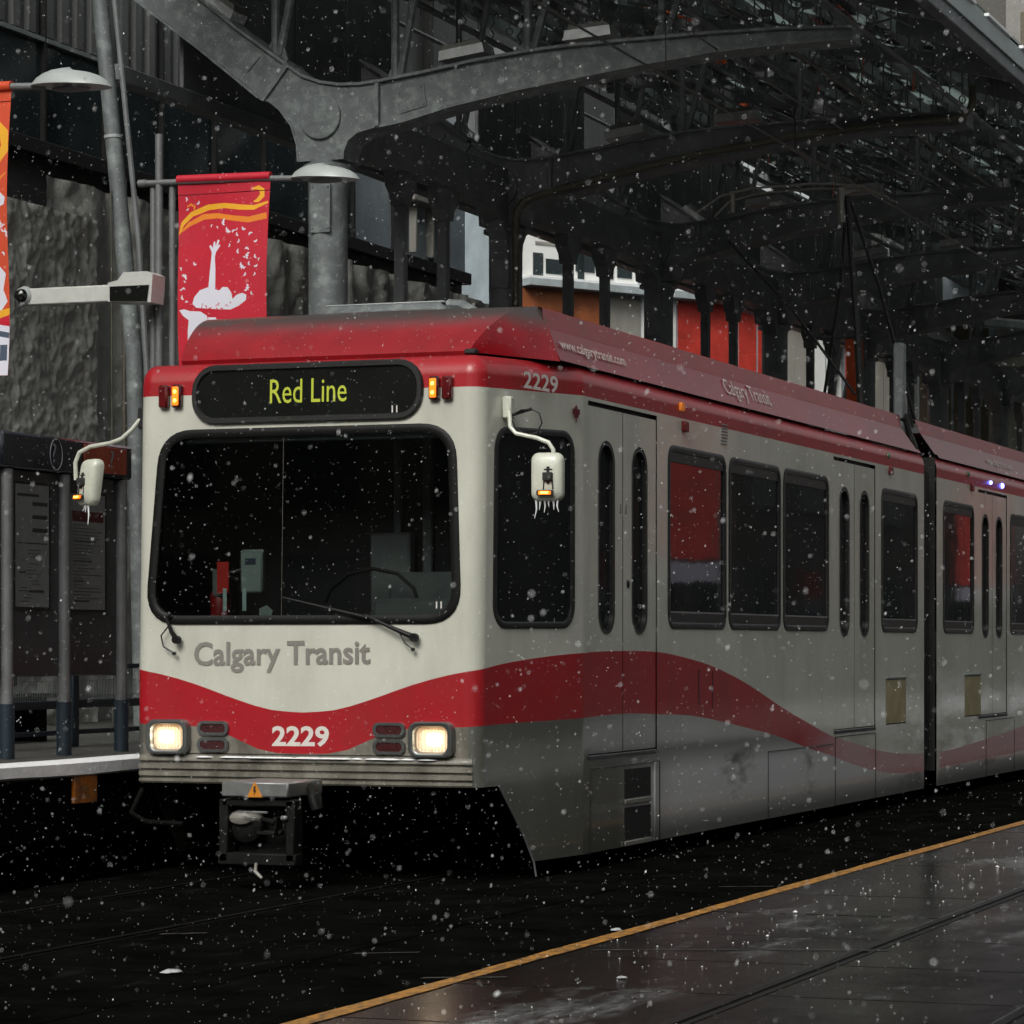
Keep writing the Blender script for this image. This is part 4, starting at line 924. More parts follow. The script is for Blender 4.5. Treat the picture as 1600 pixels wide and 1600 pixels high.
# ------------------------------------------------------------------ station canopy
can = thing('station_canopy', 'dark steel and glass canopy on branching grey columns over the platform and the train', 'canopy', (-13.4, 40, 0))
FR = [26.17, 30.85, 36.2, 41.5, 46.6, 51.8, 57.0, 62.2]
def ZR(X): return 8.32 + .215*(-7.0-X)                    # underside of the purlins
lo = [(-16.6, 9.40), (-15.571, 8.621), (-15.252, 8.379), (-14.816, 8.055), (-14.119, 7.501)]
up = [(-16.3, 9.56), (-14.99, 8.70), (-14.384, 8.216), (-13.817, 7.813)]
hl = [(-14.119, 7.501), (-13.998, 7.453), (-13.87, 7.351), (-13.735, 7.175), (-13.667, 6.969), (-13.655, 6.786)]
hr = [(-13.150, 6.786), (-13.145, 6.872), (-13.094, 6.99), (-12.975, 7.07), (-12.754, 7.117)]
al = [(-12.754, 7.117), (-12.476, 7.154), (-11.931, 7.28), (-11.13, 7.415), (-10.335, 7.514), (-9.816, 7.578), (-9.051, 7.655), (-8.292, 7.687), (-7.598, 7.69)]
au = [(-12.754, 7.557), (-12.206, 7.62), (-11.665, 7.699), (-10.995, 7.766), (-10.601, 7.785), (-9.816, 7.80), (-9.051, 7.81), (-8.292, 7.805), (-7.598, 7.77)]
ht = [(-13.817, 7.813), (-13.622, 7.672), (-13.398, 7.591), (-13.175, 7.55), (-12.953, 7.543), (-12.754, 7.557)]
def flange(path, y, wd=.36, th=.035, up_=1):
    b = MB(); P = [Vector((x, 0, z)) for x, z in path]; vs = []
    for i, p in enumerate(P):
        t = (P[min(i+1, len(P)-1)]-P[max(i-1, 0)]).normalized(); n_ = Vector((-t.z, 0, t.x))*up_*th
        for q in (p, p+n_):
            vs += [Vector((q.x, y-wd/2, q.z)), Vector((q.x, y+wd/2, q.z))]
    fs = []
    for i in range(len(P)-1):
        a, c_ = i*4, (i+1)*4
        fs += [(a, a+1, c_+1, c_), (a+2, c_+2, c_+3, a+3), (a, c_, c_+2, a+2), (a+1, a+3, c_+3, c_+1)]
    fs += [(0, 2, 3, 1), tuple((len(P)-1)*4+k for k in (0, 1, 3, 2))]
    b.need = True; b.add(vs, fs); return b
def frame(Y, mat, first=False):
    b = MB(); b.tube([(-13.40, Y, .84), (-13.40, Y, 6.80)], .205, 24); colm = b.build('column', mat, can)
    b = MB(); b.lathe([(.27, 0), (.27, .04), (.24, .06)], (-13.40, Y, 6.70), 24); b.build('collar', mat, colm); b = MB(); b.lathe([(.30, 0), (.30, .03), (.22, .05)], (-13.40, Y, .845), 20); b.build('base_ring', mat, colm)
    b = MB(); b.bbox(-13.50, Y-.215, 6.02, -13.27, Y-.19, 6.55, .005)
    for dx in (-.09, .09):
        for z in (6.07, 6.5): b.lathe([(.014, 0), (.010, -.01)], (-13.385+dx, Y-.216, z), 6, 'Y')
    b.build('access_plate', mat, colm)
    poly = hl+hr[0:]+al[:1]+[au[0]]+ht[::-1]
    b = MB(); b.prism(poly, (0, Y+.17, 0), (1, 0, 0), (0, 0, 1), .34); b.build('hub', mat, can, smooth=None)
    b = MB(); b.lathe([(.235, 0), (.235, -.03), (.225, -.035)], (-13.40, Y-.17, 7.24), 40, 'Y'); b.build('hub_disc', mat, can, smooth=20)
    b = MB(); b.prism(lo+up[::-1], (0, Y+.15, 0), (1, 0, 0), (0, 0, 1), .30); a1 = b.build('arm', mat, can, smooth=None)
    flange(up[::-1][::-1], Y, .40, .03, 1).build('flange', mat, a1, smooth=None); flange(lo, Y, .36, .03, -1).build('flange', mat, a1, smooth=None)
    b = MB(); b.prism([(-14.115, 7.47), (-14.06, 7.44), (-13.76, 7.80), (-13.80, 7.86)], (0, Y+.20, 0), (1, 0, 0), (0, 0, 1), .40); b.build('splice_plate', mat, a1, smooth=None)
    b = MB(); b.prism(al+au[::-1], (0, Y+.15, 0), (1, 0, 0), (0, 0, 1), .30); a2 = b.build('arm', mat, can, smooth=None)
    flange(au, Y, .40, .03, 1).build('flange', mat, a2, smooth=None); flange(al, Y, .36, .03, -1).build('flange', mat, a2, smooth=None)
    b = MB(); b.bbox(-12.77, Y-.2, 7.10, -12.72, Y+.2, 7.57, .005); b.build('splice_plate', mat, a2, smooth=None)
    b = MB(); b.prism([(-12.50, 7.22), (-12.19, 7.29), (-12.22, 7.52), (-12.53, 7.46)], (0, Y-.149, 0), (1, 0, 0), (0, 0, 1), .012)
    for x, z in ((-12.47, 7.25), (-12.22, 7.31), (-12.25, 7.49), (-12.5, 7.43)): b.lathe([(.012, 0), (.008, -.008)], (x, Y-.162, z), 6, 'Y')
    b.build('access_plate', mat, a2, smooth=None)
    b = MB(); b.prism([(-14.50, 7.93), (-14.27, 7.77), (-14.12, 7.92), (-14.35, 8.08)], (0, Y-.149, 0), (1, 0, 0), (0, 0, 1), .012); b.build('access_plate', mat, a1, smooth=None)
    flange(ht, Y, .40, .03, 1).build('hub_flange', mat, can, smooth=None); flange(hl[::-1], Y, .36, .02, 1).build('hub_flange', mat, can, smooth=None)
    flange(hr[::-1], Y, .36, .02, 1).build('hub_flange', mat, can, smooth=None)
    for X, zb, dx in ((-14.02, 7.96, .42), (-12.62, 7.58, .40), (-11.12, 7.76, .42), (-9.65, 7.83, .36)):
        for q in (0, dx):
            b = MB(); zt = ZR(X+q)-.05; b.tube([(X+q*.12, Y, zb), (X+q, Y, zt)], .045 if first else .04, 8); b.build('strut', mat, can)
        b = MB(); b.prism([(X-.12, zb-.06), (X+.16, zb-.06), (X+.09, zb+.14), (X-.05, zb+.14)], (0, Y+.02, 0), (1, 0, 0), (0, 0, 1), .04); b.build('strut_foot', mat, can, smooth=None)
    b = MB(); xr = [-15.9, -6.95]; 
    b.prism([(xr[0], ZR(xr[0])-.22), (xr[1], ZR(xr[1])-.16), (xr[1], ZR(xr[1])), (xr[0], ZR(xr[0]))], (0, Y+.06, 0), (1, 0, 0), (0, 0, 1), .12); b.build('rafter', mat, can, smooth=None)
for i, Y in enumerate(FR): frame(Y, 'column' if i == 0 else 'steel_dark', i == 0)
# purlins, glass and clutter under the roof
YA, YB = 23.2, 66
xs = [-7.05-.62*i for i in range(14)]
for i, X in enumerate(xs):
    b = MB(); z = ZR(X); b.bbox(X-.05, YA, z, X+.05, YB, z+.16, .006); b.build('purlin', 'purlin', can, smooth=None)
b = MB(); b.bbox(-7.0, YA, 8.02, -6.86, YB, 8.34, .01); b.build('eaves_gutter', 'steel_dark', can, smooth=None)
b = MB(); b.bbox(-6.86, YA, 8.16, -6.83, YB, 8.36, .004); b.build('gutter_trim', 'trim', can, smooth=None)
for i in range(26):
    b = MB(); y = YA+.3+i*1.65; b.bbox(-6.855, y, 8.365, -6.80, y+1.1, 8.40, .004); b.build('gutter_snow', 'snow', can, smooth=None)
for i in range(27):
    y = YA+.8+i*1.6; b = MB(); b.prism([(-7.9, 8.33), (-7.0, 8.05), (-7.0, 8.35), (-7.9, 8.55)], (0, y+.04, 0), (1, 0, 0), (0, 0, 1), .08); b.build('eaves_bracket', 'steel_dark', can, smooth=None)
def panel_row():
    rng = random.Random(5)
    xe = [-6.95-1.36*i for i in range(7)]
    for i in range(6):
        x0, x1 = xe[i+1]+.02, xe[i]-.02
        y = YA
        while y < YB:
            L_ = 2.55
            gap = rng.random()
            if gap > .012:
                b = MB(); z0, z1 = ZR(x0)+.20, ZR(x1)+.20
                j = rng.uniform(-.01, .01)
                b.add([(x0, y+.02, z0+j), (x1, y+.02, z1+j), (x1, y+L_-.02, z1+j), (x0, y+L_-.02, z0+j), (x0, y+.02, z0+j+.03), (x1, y+.02, z1+j+.03), (x1, y+L_-.02, z1+j+.03), (x0, y+L_-.02, z0+j+.03)], [(0, 3, 2, 1), (4, 5, 6, 7), (0, 1, 5, 4), (1, 2, 6, 5), (2, 3, 7, 6), (3, 0, 4, 7)])
                b.build('roof_panel', 'roofglass', can, smooth=None)
            y += L_
panel_row()
b = MB()
for k in range(16): y = YA+.4+k*2.55; b.prism([(-15.2, ZR(-15.2)+.10), (-6.95, ZR(-6.95)+.10), (-6.95, ZR(-6.95)+.14), (-15.2, ZR(-15.2)+.14)], (0, y+.03, 0), (1, 0, 0), (0, 0, 1), .06)
o = b.build('glazing_bars', 'steel_dark', can, smooth=None)
# hangers: little rods with rings and discs, the same mesh many times over
def hanger_mesh(kind):
    b = MB(); b.tube([(0, 0, 0), (0, 0, -.28-.08*kind)], .010, 5)
    z = -.30-.08*kind
    pts = [(.045*math.cos(a), 0, z-.045+.045*math.sin(a)) for a in [R(45*k) for k in range(9)]]; b.tube(pts, .009, 5, cap=False)
    if kind == 1: b.lathe([(.05, 0), (.05, -.015), (.02, -.03)], (0, 0, -.16), 10)
    if kind == 2: b.tube([(0, 0, -.1), (.14, 0, -.22), (.14, .02, -.3)], .01, 5)
    return b.mesh('hanger', ['steel_dark'], 40)
HM = [hanger_mesh(k) for k in range(3)]
rng = random.Random(11); cnt = 0
for X in [xs[i] for i in (1, 3, 4, 6, 8, 9, 11)]:
    y = 26.9
    while y < 50 and cnt < 290:
        me, c = HM[rng.randrange(3)]; o = objmesh('hanger', me, can, (X+c[0]+rng.uniform(-.02, .02), y+c[1], ZR(X)+c[2])); o.rotation_euler.z = rng.uniform(0, 3); cnt += 1
        y += rng.choice((.35, .5, .7, .8))
# lattice of thin longitudinal tubes with cross ties (services below the purlins)
for X, dz, r_, m_ in ((-8.1, .32, .03, 'steel_dark'), (-9.3, .45, .022, 'pipe'), (-10.3, .30, .04, 'steel_dark'), (-11.6, .5, .025, 'steel_dark'), (-12.4, .35, .035, 'pipe'), (-14.3, .45, .04, 'steel_dark'), (-15.6, .4, .03, 'steel_dark')):
    b = MB(); b.tube([(X, YA+.5, ZR(X)-dz), (X, YB-1, ZR(X)-dz)], r_, 6); b.build('service_pipe', m_, can)
for k in range(60):
    y = 26.9+k*.6
    b = MB(); x0 = rng.choice((-12.6, -11.9, -10.8, -9.8)); x1 = x0+rng.uniform(.9, 2.4); s_ = rng.uniform(-.25, .25)
    b.tube([(x0, y, ZR(x0)-.06), (x1, y+s_*2, ZR(x1)-.35-rng.random()*.3)], .018, 6); b.build('tie_rod', 'steel_dark', can)
# small fittings, chains and cables crowding the underside
rf = random.Random(17); FB_ = MB()
for k in range(900):
    X = rf.uniform(-15.0, -7.6); y = 26.5+34*rf.random()**1.3; z = ZR(X)-.02; t_ = rf.random(); FB_.cur = 0 if rf.random() < .8 else (1 if rf.random() < .8 else 2)
    if t_ < .45: FB_.tube([(X, y, z), (X+rf.uniform(-.03, .03), y, z-rf.uniform(.15, .5))], .007, 4)
    elif t_ < .65:
        l = rf.uniform(.2, .45); FB_.tube([(X, y, z), (X+.03, y, z-l*.3), (X-.03, y, z-l*.55), (X+.02, y, z-l*.8), (X, y, z-l)], .011, 4)
    elif t_ < .85:
        a = rf.uniform(-.4, .4); FB_.tube([(X, y, z-.1), (X+rf.uniform(.2, .5), y+a, z-rf.uniform(.05, .3))], .012, 4)
    else:
        s_ = rf.uniform(.03, .07); FB_.box(X-s_, y-s_, z-.1-s_, X+s_, y+s_, z-.1)
setmeta(FB_.build('roof_fittings', ['steel_dark', 'purlin', 'vivid'], can, smooth=None), kind='stuff')
# frosted light fixtures lying on the arms
for Y, first in ((FR[0], 1), (FR[1], 0), (FR[2], 0), (FR[3], 0)):
    for X, z, a in ((-14.75, 8.52, -.62), (-11.85, 7.80, .12), (-10.45, 7.90, .06)):
        b = MB(); U = Vector((math.cos(a), 0, math.sin(a))); V = Vector((-math.sin(a), 0, math.cos(a)))
        b.prism([(-.26, 0), (.26, 0), (.25, .10), (-.24, .10)], Vector((X, Y+.25, z)), U, V, .3); f_ = b.build('light_fixture', 'steel', can, smooth=None)
        b = MB(); b.prism([(-.23, .102), (.23, .102), (.20, .15), (-.20, .15)], Vector((X, Y+.23, z)), U, V, .26)
        for k in range(7): b.prism([(-.2+k*.06, .151), (-.18+k*.06, .151), (-.18+k*.06, .165), (-.2+k*.06, .165)], Vector((X, Y+.23, z)), U, V, .26)
        b.build('diffuser', 'fixture', f_, smooth=None)
# longitudinal beam between the columns, slim posts with bracketed heads
for i in range(len(FR)-1):
    a, c_ = FR[i], FR[i+1]; L_ = c_-a
    prof = [(a+.2, 6.50), (a+.35, 6.78), (a+.8, 6.95)]; prof = [(a+.205, 6.3), (a+.26, 6.6), (a+.42, 6.80), (a+.75, 6.93), (a+L_*.5, 6.98), (c_-.75, 6.93), (c_-.42, 6.80), (c_-.26, 6.6), (c_-.205, 6.3), (c_-.18, 7.45), (a+.18, 7.45)]
    b = MB(); b.prism(prof, (-13.30, 0, 0), (0, 1, 0), (0, 0, 1), .22)
    for v in b.v: v.x -= .2
    b.build('edge_beam', 'steel_dark', can, smooth=None)
    for fr_ in (.375, .615):
        y = a+L_*fr_; b = MB(); b.bbox(-13.46, y-.06, .845, -13.34, y+.06, 6.72, .01); pz = b.build('slim_post', 'steel_dark', can)
        b = MB(); b.prism([(y-.08, 6.60), (y+.08, 6.60), (y+.12, 6.72), (y+.22, 6.80), (y+.24, 6.97), (y-.24, 6.97), (y-.22, 6.80), (y-.12, 6.72)], (-13.49, 0, 0), (0, 1, 0), (0, 0, 1), .18); b.build('post_head', 'steel_dark', pz, smooth=None)
    b = MB(); b.bbox(-13.62, a+.24, .85, -13.56, a+.34, 6.6, .01); b.build('cable_cover', 'steel_dark', can)
# rear fascia of dark panels between the arms and the roof, some panels missing
rng = random.Random(9); y = 26.4; k = 0
while y < 64:
    if k not in (4, 5, 9): 
        b = MB(); zt = ZR(-15.25)-.02
        b.bbox(-15.32, y+.02, 7.75, -15.27, y+1.28, zt-(.0 if k % 3 else .25), .008); b.build('fascia_panel', 'steel_dark', can, smooth=None)
    y += 1.30; k += 1
b = MB(); b.bbox(-15.4, 25, 7.55, -15.2, YB, 7.72, .01); b.build('fascia_rail', 'steel_dark', can, smooth=None)
# drain pipe on the second frame
b = MB(); Yp = FR[1]-.28
pp = [(-13.145, 4.2), (-13.145, 6.80), (-13.125, 6.93), (-13.06, 7.02), (-12.94, 7.075), (-12.541, 7.17), (-11.712, 7.33), (-10.896, 7.47), (-9.696, 7.62), (-8.522, 7.70), (-7.75, 7.72), (-7.62, 7.745), (-7.53, 7.80), (-7.50, 7.90), (-7.50, 8.08)]
b.tube([(x, Yp, z) for x, z in pp], .045, 10); b.build('drain_pipe', 'pipe', can)

# contact wire and messenger
for X, z, lab in ((-9.03, 7.11, 'black overhead contact wire running along the track above the train roof'), ):
    b = MB(); b.tube([(X, -20, z), (X, 110, z)], .012, 5); setmeta(b.build('contact_wire', 'rubber'), lab, 'overhead wire')
b = MB(); P = []
for k in range(40): y = -20+k*3.3; P.append((-9.0, y, 7.62+.12*abs(math.sin(y*.11))))
b.tube(P, .009, 5); mw = b.build('messenger_wire', 'rubber'); setmeta(mw, 'thin upper messenger wire slung under the canopy arms above the contact wire', 'overhead wire')
b = MB()
for k in range(12): y = 20.4+k*4.1; b.tube([(-9.0, y, 7.64), (-9.03, y+.1, 7.12)], .006, 4)
b.build('dropper', 'rubber', mw)

# ------------------------------------------------------------------ leaning pole, lamp masts with banners
b = MB(); b.tube([(-14.33, 24.0, .845), (-14.42, 24.0, 4.54), (-14.66, 24.0, 6.745), (-15.0, 24.0, 9.9)], [.085, .085, .082, .075], 16)
lp_ = thing('leaning_pole', 'thick grey steel pole leaning left, behind the white camera arm', 'pole', (-14.33, 24, .845))
b.build('pole_shaft', 'column', lp_)
b = MB(); b.tube([(-14.66, 24.0, 6.735), (-14.662, 24.0, 6.765)], .09, 16); b.build('joint_ring', 'lampgrey', lp_)
b = MB(); b.tube([(-14.16, 23.98, .85), (-14.24, 23.98, 4.0), (-14.36, 23.98, 5.7), (-14.62, 23.98, 8.0), (-14.84, 23.98, 9.9)], .028, 8); b.build('conduit', 'steel_dark', lp_)
b = MB(); b.tube([(-14.60, 23.9, .85), (-14.62, 23.9, 6.2)], .008, 5); b.build('stay_cable', 'pipe', lp_)

def lamp_mast(Y, dz, lab):
    t = thing('lamp_mast', lab, 'lamp post', (-13.0, Y, .85), 'banner lamp masts along the platform')
    b = MB(); b.tube([(-13.0, Y, .85), (-13.0, Y, 6.34+dz)], .035, 12); b.build('mast', 'postgrey', t)
    for x in (-13.075, -12.88):
        b = MB(); b.tube([(x, Y+.03, .85), (x, Y+.03, 5.86+dz)], .032, 10); b.build('side_tube', 'postgrey', t)
    b = MB(); b.tube([(-13.14, Y-.01, 5.90+dz), (-12.0, Y-.01, 5.885+dz), (-11.55, Y-.01, 5.862+dz)], .028, 10); b.lathe([(.036, -.04), (.036, .04)], (-13.16, Y-.01, 5.90+dz), 10, 'X'); b.build('arm', 'postgrey', t)
    b = MB(); prof = []
    # flattened dome lamp shade, long axis along the arm
    vs = []; n = 28; rows = [(1, 0), (.98, .012), (.88, .052), (.72, .085), (.5, .112), (.25, .125), (.05, .13)]
    for s_, h in rows:
        for k in range(n):
            a = 2*math.pi*k/n; x = math.cos(a)*.335*s_; y = math.sin(a)*.17*s_; vs.append(Vector((-11.32+x, Y-.01+y, 5.845+dz+h-(.018*math.cos(a)))))
    fs = [(i*n+k, i*n+(k+1) % n, (i+1)*n+(k+1) % n, (i+1)*n+k) for i in range(6) for k in range(n)] + [tuple(6*n+k for k in range(n)), tuple(range(n))[::-1]]
    b.need = True; b.add(vs, fs); b.build('lamp_shade', 'lampgrey', t, smooth=50)
    b = MB(); b.lathe([(.16, 0), (.15, -.015), (.05, -.025)], (-11.32, Y-.01, 5.835+dz), 20, sy=.55); b.build('lamp_lens', 'steel_dark', t)
    return t
lamp_mast(22.06, 0, 'slim grey mast with flat dome lamp, carrying the crimson dancer banner')
lamp_mast(17.96, .03, 'flat dome lamp on a mast beyond the left edge, carrying the orange banner')

def banner(name, Y, x0, x1, ztop, zbot, base, polys, lab, whites=None):
    W_, H_ = x1-x0, ztop-zbot
    def mp(u, v, off=0):
        sw = .018*math.sin(u*5+v*1.3)+.012*math.sin(v*3.1+u*2)
        return (x0+W_*u*(1-.03*v)-.012*v*W_*math.sin(v*2), Y-.012+sw*min(1, v*3)-off, ztop-v*W_)
    vmax = H_/W_
    outline = [(0, 0), (1, 0), (1, vmax), (0, vmax)]
    lines = [[(0, vmax*i/14), (1, vmax*i/14)] for i in range(1, 14)]+[[(i/6, 0), (i/6, vmax)] for i in range(1, 6)]
    loops = [p+[p[0]] for p, m in polys]
    mats = [base, 'bwhite', 'byellow', 'bamber', 'bblue', 'bred']
    def cl(u, v):
        r_ = 0
        for p, m in polys:
            if inpoly(u, v, p): r_ = m
        return r_
    loops = [[(min(.999, max(.001, u)), min(vmax-.001, max(.001, v))) for u, v in l] for l in loops]
    polys = [([(min(.999, max(.001, u)), min(vmax-.001, max(.001, v))) for u, v in p], m) for p, m in polys]
    o = patch(name, outline, [], lines+loops, mp, mats, cl)
    o.data.set_sharp_from_angle(angle=R(60))
    o['label'] = lab; o['category'] = 'banner'; o['group'] = 'event banners on lamp masts'
    # hem seam and sleeve over the bar
    q = MB(); q.tube([mp(u/8, .165, .002) for u in range(9)], .003, 4, cap=False); q.build('hem_seam', 'darkred', o)
    q = MB(); q.tube([(x0, Y-.01, ztop-.015), (x1, Y-.01, ztop-.03)], .040, 10); q.build('pole_sleeve', base, o)
    return o
def Zm(L_): return [((x-745)/388, (y-742)/388) for x, y in L_]
def ribbon(P, wd):
    t = []; b_ = []
    for i, p in enumerate(P):
        d = Vector(P[min(i+1, len(P)-1)])-Vector(P[max(i-1, 0)]); d.normalize(); n_ = Vector((-d.y, d.x))*wd[i]*.5
        t.append(tuple(Vector(p)+n_)); b_.append(tuple(Vector(p)-n_))
    return t+b_[::-1]
dancer = Zm([(812,1215),(820,1190),(845,1165),(885,1155),(888,1100),(892,1050),(893,1025),(880,1003),(886,996),(897,1010),(899,987),(906,985),(909,1004),(917,979),(925,982),(920,1003),(928,997),(930,1003),(912,1026),(908,1045),(914,1090),(916,1165),(935,1170),(950,1158),(972,1160),(988,1180),(994,1205),(1010,1190),(1035,1183),(1052,1190),(1050,1210),(1020,1230),(985,1243),(930,1240),(880,1235),(830,1230)])
skirt = Zm([(752,1236),(775,1233),(800,1241),(850,1245),(880,1262),(888,1300),(905,1360),(935,1450),(960,1560),(780,1560),(788,1400),(790,1318),(795,1275),(770,1258)])
arm2 = Zm([(884,1268),(920,1270),(925,1280),(888,1287)])
sw1 = ribbon(Zm([(742,955),(762,912),(800,878),(870,856),(940,853),(1010,863),(1070,868),(1128,850)]), [.015,.04,.05,.055,.05,.05,.045,.02])
sw2 = ribbon(Zm([(745,950),(790,915),(850,890),(910,889),(980,902),(1050,912),(1125,900)]), [.01,.04,.055,.05,.05,.055,.06])
curl = ribbon(Zm([(1055,798),(1085,794),(1100,805),(1102,825),(1085,842),(1068,846)]), [.01,.04,.055,.055,.04,.01])
curl2 = ribbon(Zm([(780,850),(797,842),(812,850),(808,870)]), [.01,.025,.025,.01])
rng = random.Random(4); flies = []
def fly(x, y, s):
    a = rng.uniform(0, 6.28)
    P = [(-1, -.7), (-.25, -.2), (0, -.5), (.3, -.15), (1, -.6), (.8, .3), (.3, .2), (.35, .8), (0, .35), (-.5, .7), (-.3, .15), (-.9, .1)]
    return [(x+s*(u*math.cos(a)-v*math.sin(a)), y+s*(u*math.sin(a)+v*math.cos(a))) for u, v in P]
for (x, y, s) in [(938,915,13),(960,948,14),(985,950,8),(1003,965,8),(1030,945,10),(1060,963,9),(1085,993,8),(1012,990,8),(972,1003,7),(1010,1028,9),(1050,1018,9),(1052,1045,13),(1085,1050,8),(1032,1085,15),(1060,1075,8),(1090,1085,8),(1045,1115,8),(1085,1115,7),(1055,1165,14),(1072,1185,7),(885,925,6),(912,932,6),(780,822,8),(828,838,8),(782,860,6),(817,1065,9),(775,1110,13),(757,1080,7),(770,1155,8),(765,1190,9),(785,1205,7),(775,1130,6),(760,1160,6),(1000,945,6),(1040,1050,6),(1100,1060,6)]:
    flies.append((fly(*Zm([(x, y)])[0], s/388), 1))
base_flies = [(fly(*Zm([(rng.uniform(850, 985), rng.uniform(1212, 1240))])[0], .012), 5) for _ in range(16)]
banner('banner', 22.06, -12.80, -11.86, 5.93, 3.75, 'bred', [(sw2, 3), (sw1, 2), (curl, 2), (curl2, 3), (dancer, 1), (skirt, 1), (arm2, 1)]+flies+base_flies, 'crimson banner with white dancer, butterflies and yellow swirls, rising behind the train roof')
# the orange one: only its right-hand edge is in view
P1 = [([(.70, .30), (.86, .30), (.99, .42), (1.0, .60), (.92, .70), (.86, .68), (.93, .55), (.90, .42), (.78, .36)], 2), (ribbon([(.80, .86), (.92, .84), (.99, .78)], [.01, .03, .005]), 3),
      ([(.80, .98), (.94, .96), (.98, 1.0), (.97, 1.06), (.90, 1.09), (.80, 1.06)], 1), ([(.60, 1.60), (.90, 1.58), (.97, 1.66), (.94, 1.80), (.98, 1.90), (.90, 2.0), (.60, 2.1)], 1),
      ([(.0, 2.05), (.7, 2.02), (1.0, 1.96), (1, 2.02), (.7, 2.1), (0, 2.12)], 2), ([(0, 2.12), (.7, 2.1), (1, 2.02), (1, 2.12), (.6, 2.06), (0, 2.2)], 5), ([(0, 2.2), (.6, 2.06), (1, 2.12), (1, 2.70), (0, 2.70)], 1), (ribbon([(.0, 2.25), (.6, 2.13), (1.0, 2.20)], [.04, .05, .05]), 4), ([(.90, 2.28), (.98, 2.28), (.98, 2.42), (.90, 2.42)], 4), ([(.2, 2.30), (.8, 2.28), (.8, 2.42), (.2, 2.42)], 4)]
P1 += [(fly(.93+.06*rng.random(), 1.2+.3*rng.random(), .02), 1) for _ in range(8)]
banner('banner', 17.96, -12.70, -11.835, 5.94, 3.735, 'borange', P1, 'orange banner with a white and slate foot, cut off by the left edge')

# camera arm with dome and boxy housing
ca = thing('camera_arm', 'white arm with black dome camera and boxed camera on the dancer banner mast', 'security camera', (-13.0, 21.9, 4.9))
b = MB(); b.bbox(-14.30, 21.92, 4.82, -13.35, 22.0, 4.975, .012); b.build('arm_channel', 'camwhite', ca)
b = MB(); b.lathe([(.02, -.085), (.075, -.05), (.095, 0), (.075, .06), (.03, .09)], (-14.33, 21.94, 4.905), 18, 'Y'); b.build('dome_collar', 'lampgrey', ca)
b = MB(); b.lathe([(.015, -.115), (.05, -.095), (.068, -.05), (.07, -.02)], (-14.33, 21.94, 4.905), 18, 'Y'); b.build('dome_lens', 'sign_glass', ca)
b = MB(); b.prism([(-.24, -.10), (.20, -.12), (.22, .13), (.16, .16), (-.08, .16), (-.14, .09), (-.24, .07)], (-13.12, 22.0, 4.90), (1, 0, 0), (0, 0, 1), .22); b.build('camera_housing', 'camwhite', ca, smooth=None)
b = MB(); b.prism([(-.215, -.085), (.165, -.10), (.185, .045), (-.215, .045)], (-13.12, 21.778, 4.89), (1, 0, 0), (0, 0, 1), .008); b.build('housing_window', 'sign_glass', ca, smooth=None)
b = MB(); b.box(-13.06, 21.96, 4.85, -12.94, 22.06, 4.95); b.build('clamp', 'lampgrey', ca, smooth=None)

# ------------------------------------------------------------------ information kiosk and fence on the platform
kx = -11.8
ki = thing('information_kiosk', 'dark information kiosk with map posters and a question mark header, left of the train', 'kiosk', (kx, 18.6, .85))
for y in (17.83, 18.606, 19.44):
    b = MB(); b.tube([(kx, y, 1.24), (kx, y, 3.02)], .047, 14); p_ = b.build('post', 'postgrey', ki)
    b = MB(); b.tube([(kx, y, .85), (kx, y, 1.26)], .058, 14); b.build('post_sleeve', 'postblue', p_)
b = MB(); b.bbox(kx-.06, 17.70, 3.03, kx+.05, 19.53, 3.30, .02); hd_ = b.build('header', 'kheader', ki)
b = MB(); b.bbox(kx+.052, 18.80, 3.06, kx+.062, 19.42, 3.27, .004); rp = b.build('header_panel', 'kred', hd_); 
text('?', .15, (kx+.064, 19.17, 3.10), Vector((0, 1, 0)), Vector((0, 0, 1)), 'kink', hd_, off=.002, bold=.01)
text('?', .15, (kx+.055, 18.36, 3.10), Vector((0, 1, 0)), Vector((0, 0, 1)), 'kink', hd_, off=.002, bold=.01)
b = MB(); pts = [(kx+.056, 18.41+.085*math.cos(R(20*k)), 3.165+.12*math.sin(R(20*k))) for k in range(19)]; b.tube(pts, .004, 4, cap=False); b.build('header_ring', 'kink', hd_)
b = MB(); b.bbox(kx-.06, 17.6, 1.46, kx-.02, 19.55, 3.03, .01); b.build('back_panel', 'kpanel', ki)
rng = random.Random(3)
